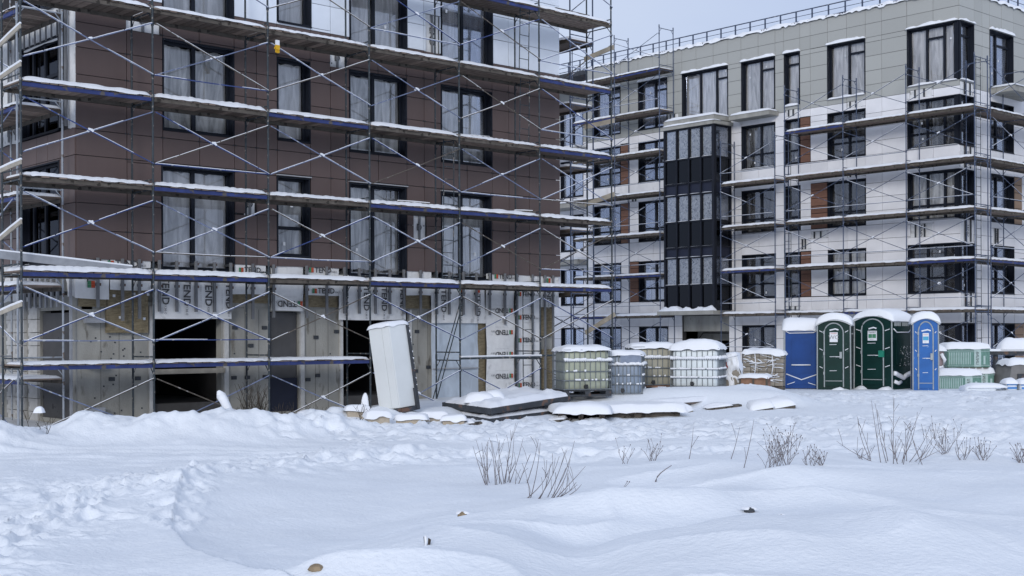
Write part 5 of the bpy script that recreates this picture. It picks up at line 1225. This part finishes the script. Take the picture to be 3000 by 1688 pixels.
for i in range(9):
    px = 2765+rnd(-8, 12); d_ = 20.2; k = d_/3835; fs.append(((((px-1500)*k), d_), rnd(-55, 60)*k, rnd(50, 85)*k, rnd(-.05, .05), .0042, 4, 1))
shrub('dry_weed', 'branching dry weed just right of the spreading bare shrub', fs, 'dry weeds in the snow', cat='weed')
for (px, d_, h_, tx, lab) in ((2016, 18.6, 100, 14, 'single straight twig in the snow below the white caged tank'), (2138, 18.3, 100, 28, 'slanting thin twig, left of two near the dry weed'), (2176, 17.3, 150, 32, 'long slanting twig touching the dry weed')):
    k = d_/3835; shrub('dry_twig', lab, [(((px-1500)*k, d_), tx*k, h_*k, .01, .006, 1)], cat='twig')
for (px, d_, lab, n) in ((1918, 17.0, 'bent dark twig sticking out of the snow right of the willow shoots', 0), (1912, 19.5, 'small dry weed tuft above the bent twig', 6), (2880, 19.2, 'upright dry weed spike near the right edge', 7), (2820, 19.3, 'short dry weed spike left of the taller one', 5), (2375, 17.3, 'low dry weed right of the dense weed', 5), (2405, 17.4, 'low leafy dry weed closest to the spreading shrub', 5), (2990, 19.0, 'curled dry weed cut by the right edge', 8), (1830, 19.3, 'faint forked twig on the snow between the shrubs', 3), (1822, 14.6, 'tiny forked twig on the smooth near snow', 1)):
    k = d_/3835
    if n == 0: fs = [(((px-1500)*k, d_), 48*k, 55*k, -.06, .012, 0)]
    else: fs = [(((px-1500+rnd(-8, 8))*k, d_), rnd(-24, 24)*k, rnd(18, 45)*k, rnd(-.02, .02), .005, 3, 1) for _ in range(n)]
    shrub('dry_weed' if n else 'dry_twig', lab, fs, cat='weed' if n else 'twig')
# bush and snowy stump by the concrete wall
fs = [(((-5.25+rnd(-.12, .12)), 26.9+rnd(-.1, .1)), rnd(-.5, .35), rnd(.4, 1.0), rnd(-.05, .05), .008, 7) for _ in range(26)]
shrub('leafless_bush', 'dark leafless bush against the concrete wall right of the first dark doorway', fs, m='twig_dark', cat='bush')
tr = empty('tree_stump', at(-5.65, 26.8, -.05), label='short broken trunk crusted with snow left of the dark leafless bush', cat='stump', rot=(0, R(-20), CAMROT))
mb = MB(); mb.tube([(0, 0, 0), (.02, 0, .4), (0, 0, .75)], .07, 8, r2=.05); mb.build('trunk', 'board_pale', tr, True, False)
mb = MB(); mb.tube([(.0, -.05, .15), (.03, -.06, .45), (.0, -.03, .72), (-.03, 0, .84)], .08, 8, r2=.10); mb.tube([(-.03, 0, .838), (-.04, 0, .90), (-.05, 0, .95)], .10, 8, r2=.03); mb.build('clinging_snow', 'snow', tr, True, False)
for (l, d_, n, lab) in ((-3.35-1.3, 26.6, 9, 'small tangled bush half buried in the ploughed bank'), (-9.0, 24.9, 4, 'snow-capped dead plant in the gap of the snow bank'), (-4.35, 28.2, 5, 'reddish dry twigs at the foot of the snow heap'), (-3.3, 27.9, 5, 'thin curled twig left of the scattered blocks'), (-6.3, 26.2, 5, 'low twigs in front of the first dark doorway')):
    fs = [((l+rnd(-.2, .2), d_+rnd(-.1, .1)), rnd(-.25, .25), rnd(.12, .42), rnd(-.08, .08), .007, 3) for _ in range(n)]
    shrub('dry_twig', lab, fs, m='twig_dark', cat='twigs')
mb = MB(); cap(mb, lambda u, v, h: at(-9.0, 24.9, .32)+site(u-.09, v-.09)+Vector((0, 0, h)), .18, .18, .12, 2, 8, 8, p=2.5); tag(mb.build('snow_tuft', 'snow', None, True), 'small ball of snow on the dead plant in the bank gap', 'snow ball')
mb = MB(); cap(mb, lambda u, v, h: at(-2.42-.9, 29.4, .0)+site(u-.08, v-.08)+Vector((0, 0, h)), .18, .18, .36, 2, 10, 10, p=2.2); tag(mb.build('snow_tuft', 'snow', None, True), 'small pointed cone of snow in front of the third doorway', 'snow cone')
def stone(lat, dep, w_, h_, label, m='stone', capsn=True, dz=0):
    S_ = empty('stone', at(lat, dep, dz), CAMROT+R(rnd(-20, 20)), label, 'stone'); mb = MB(); rs = random.Random(int(lat*100)); n = 9
    vs = []
    for j in range(4):
        for i in range(n):
            a = 2*math.pi*i/n; rr = (.7, 1, .85, .35)[j]*(1+.25*(rs.random()-.5)); vs.append((w_/2*rr*math.cos(a), w_/2*rr*math.sin(a), h_*(-.3, .1, .7, 1)[j]))
    fs_ = [(j*n+i, j*n+(i+1) % n, (j+1)*n+(i+1) % n, (j+1)*n+i) for j in range(3) for i in range(n)]+[tuple(3*n+i for i in range(n))]
    mb.add(vs, fs_); mb.build('stone_body', m, S_, False, False)
    if capsn: snow_cap('snow_cap', S_, lambda u, v, h: (-w_*.6+u, -w_*.35+v, h_*.55+h), w_*1.3, w_*1.2, h_*.6, False, nx=10, ny=8, p=2.6)
stone(-.53, 13.75, .11, .05, 'small brown stone with a snow cap in the middle of the near snow')
stone(-1.46, 9.72, .12, .045, 'brown stone under a big pillow of snow at the bottom of the photo', capsn=False, dz=-.015)
stone(2.37, 13.1, .11, .05, 'dark flat stone in the near snow on the right', 'steel_dark')
stone(2.40, 11.7, .07, .04, 'small grey stone low on the right side of the near snow', 'concrete', True)
stp = empty('wooden_stake', at(-.70, 10.7, -.02), CAMROT, 'short splintered wooden stake frosted with snow in the near snow', 'stake')
mb = MB(); mb.hexa([(-.022, -.01, 0), (-.006, -.01, 0), (-.006, .015, 0), (-.022, .015, 0), (-.03, -.01, .085), (-.014, -.01, .09), (-.014, .015, .09), (-.03, .015, .085)]); mb.hexa([(.004, -.01, 0), (.022, -.01, 0), (.022, .015, 0), (.004, .015, 0), (.008, -.01, .075), (.03, -.01, .06), (.03, .015, .06), (.008, .015, .075)]); mb.build('split_wood', 'twig_dark', stp, False, False)
mb = MB(); mb.tube([(-.012, -.02, .01), (-.01, -.02, .05), (-.014, -.012, .095)], .012, 6); mb.build('clinging_snow', 'snow', stp, True, False)

# lettering becomes real geometry
dg = bpy.context.evaluated_depsgraph_get(); conv = {}
for o in [o for o in bpy.data.objects if o.type == 'FONT']:
    k = o.data.name
    if k not in conv: conv[k] = bpy.data.meshes.new_from_object(o.evaluated_get(dg), depsgraph=dg)
    n = bpy.data.objects.new('lettering', conv[k]); COL.objects.link(n); n.parent = o.parent
    n.location = o.location; n.rotation_euler = o.rotation_euler; n.scale = o.scale
    bpy.data.objects.remove(o)
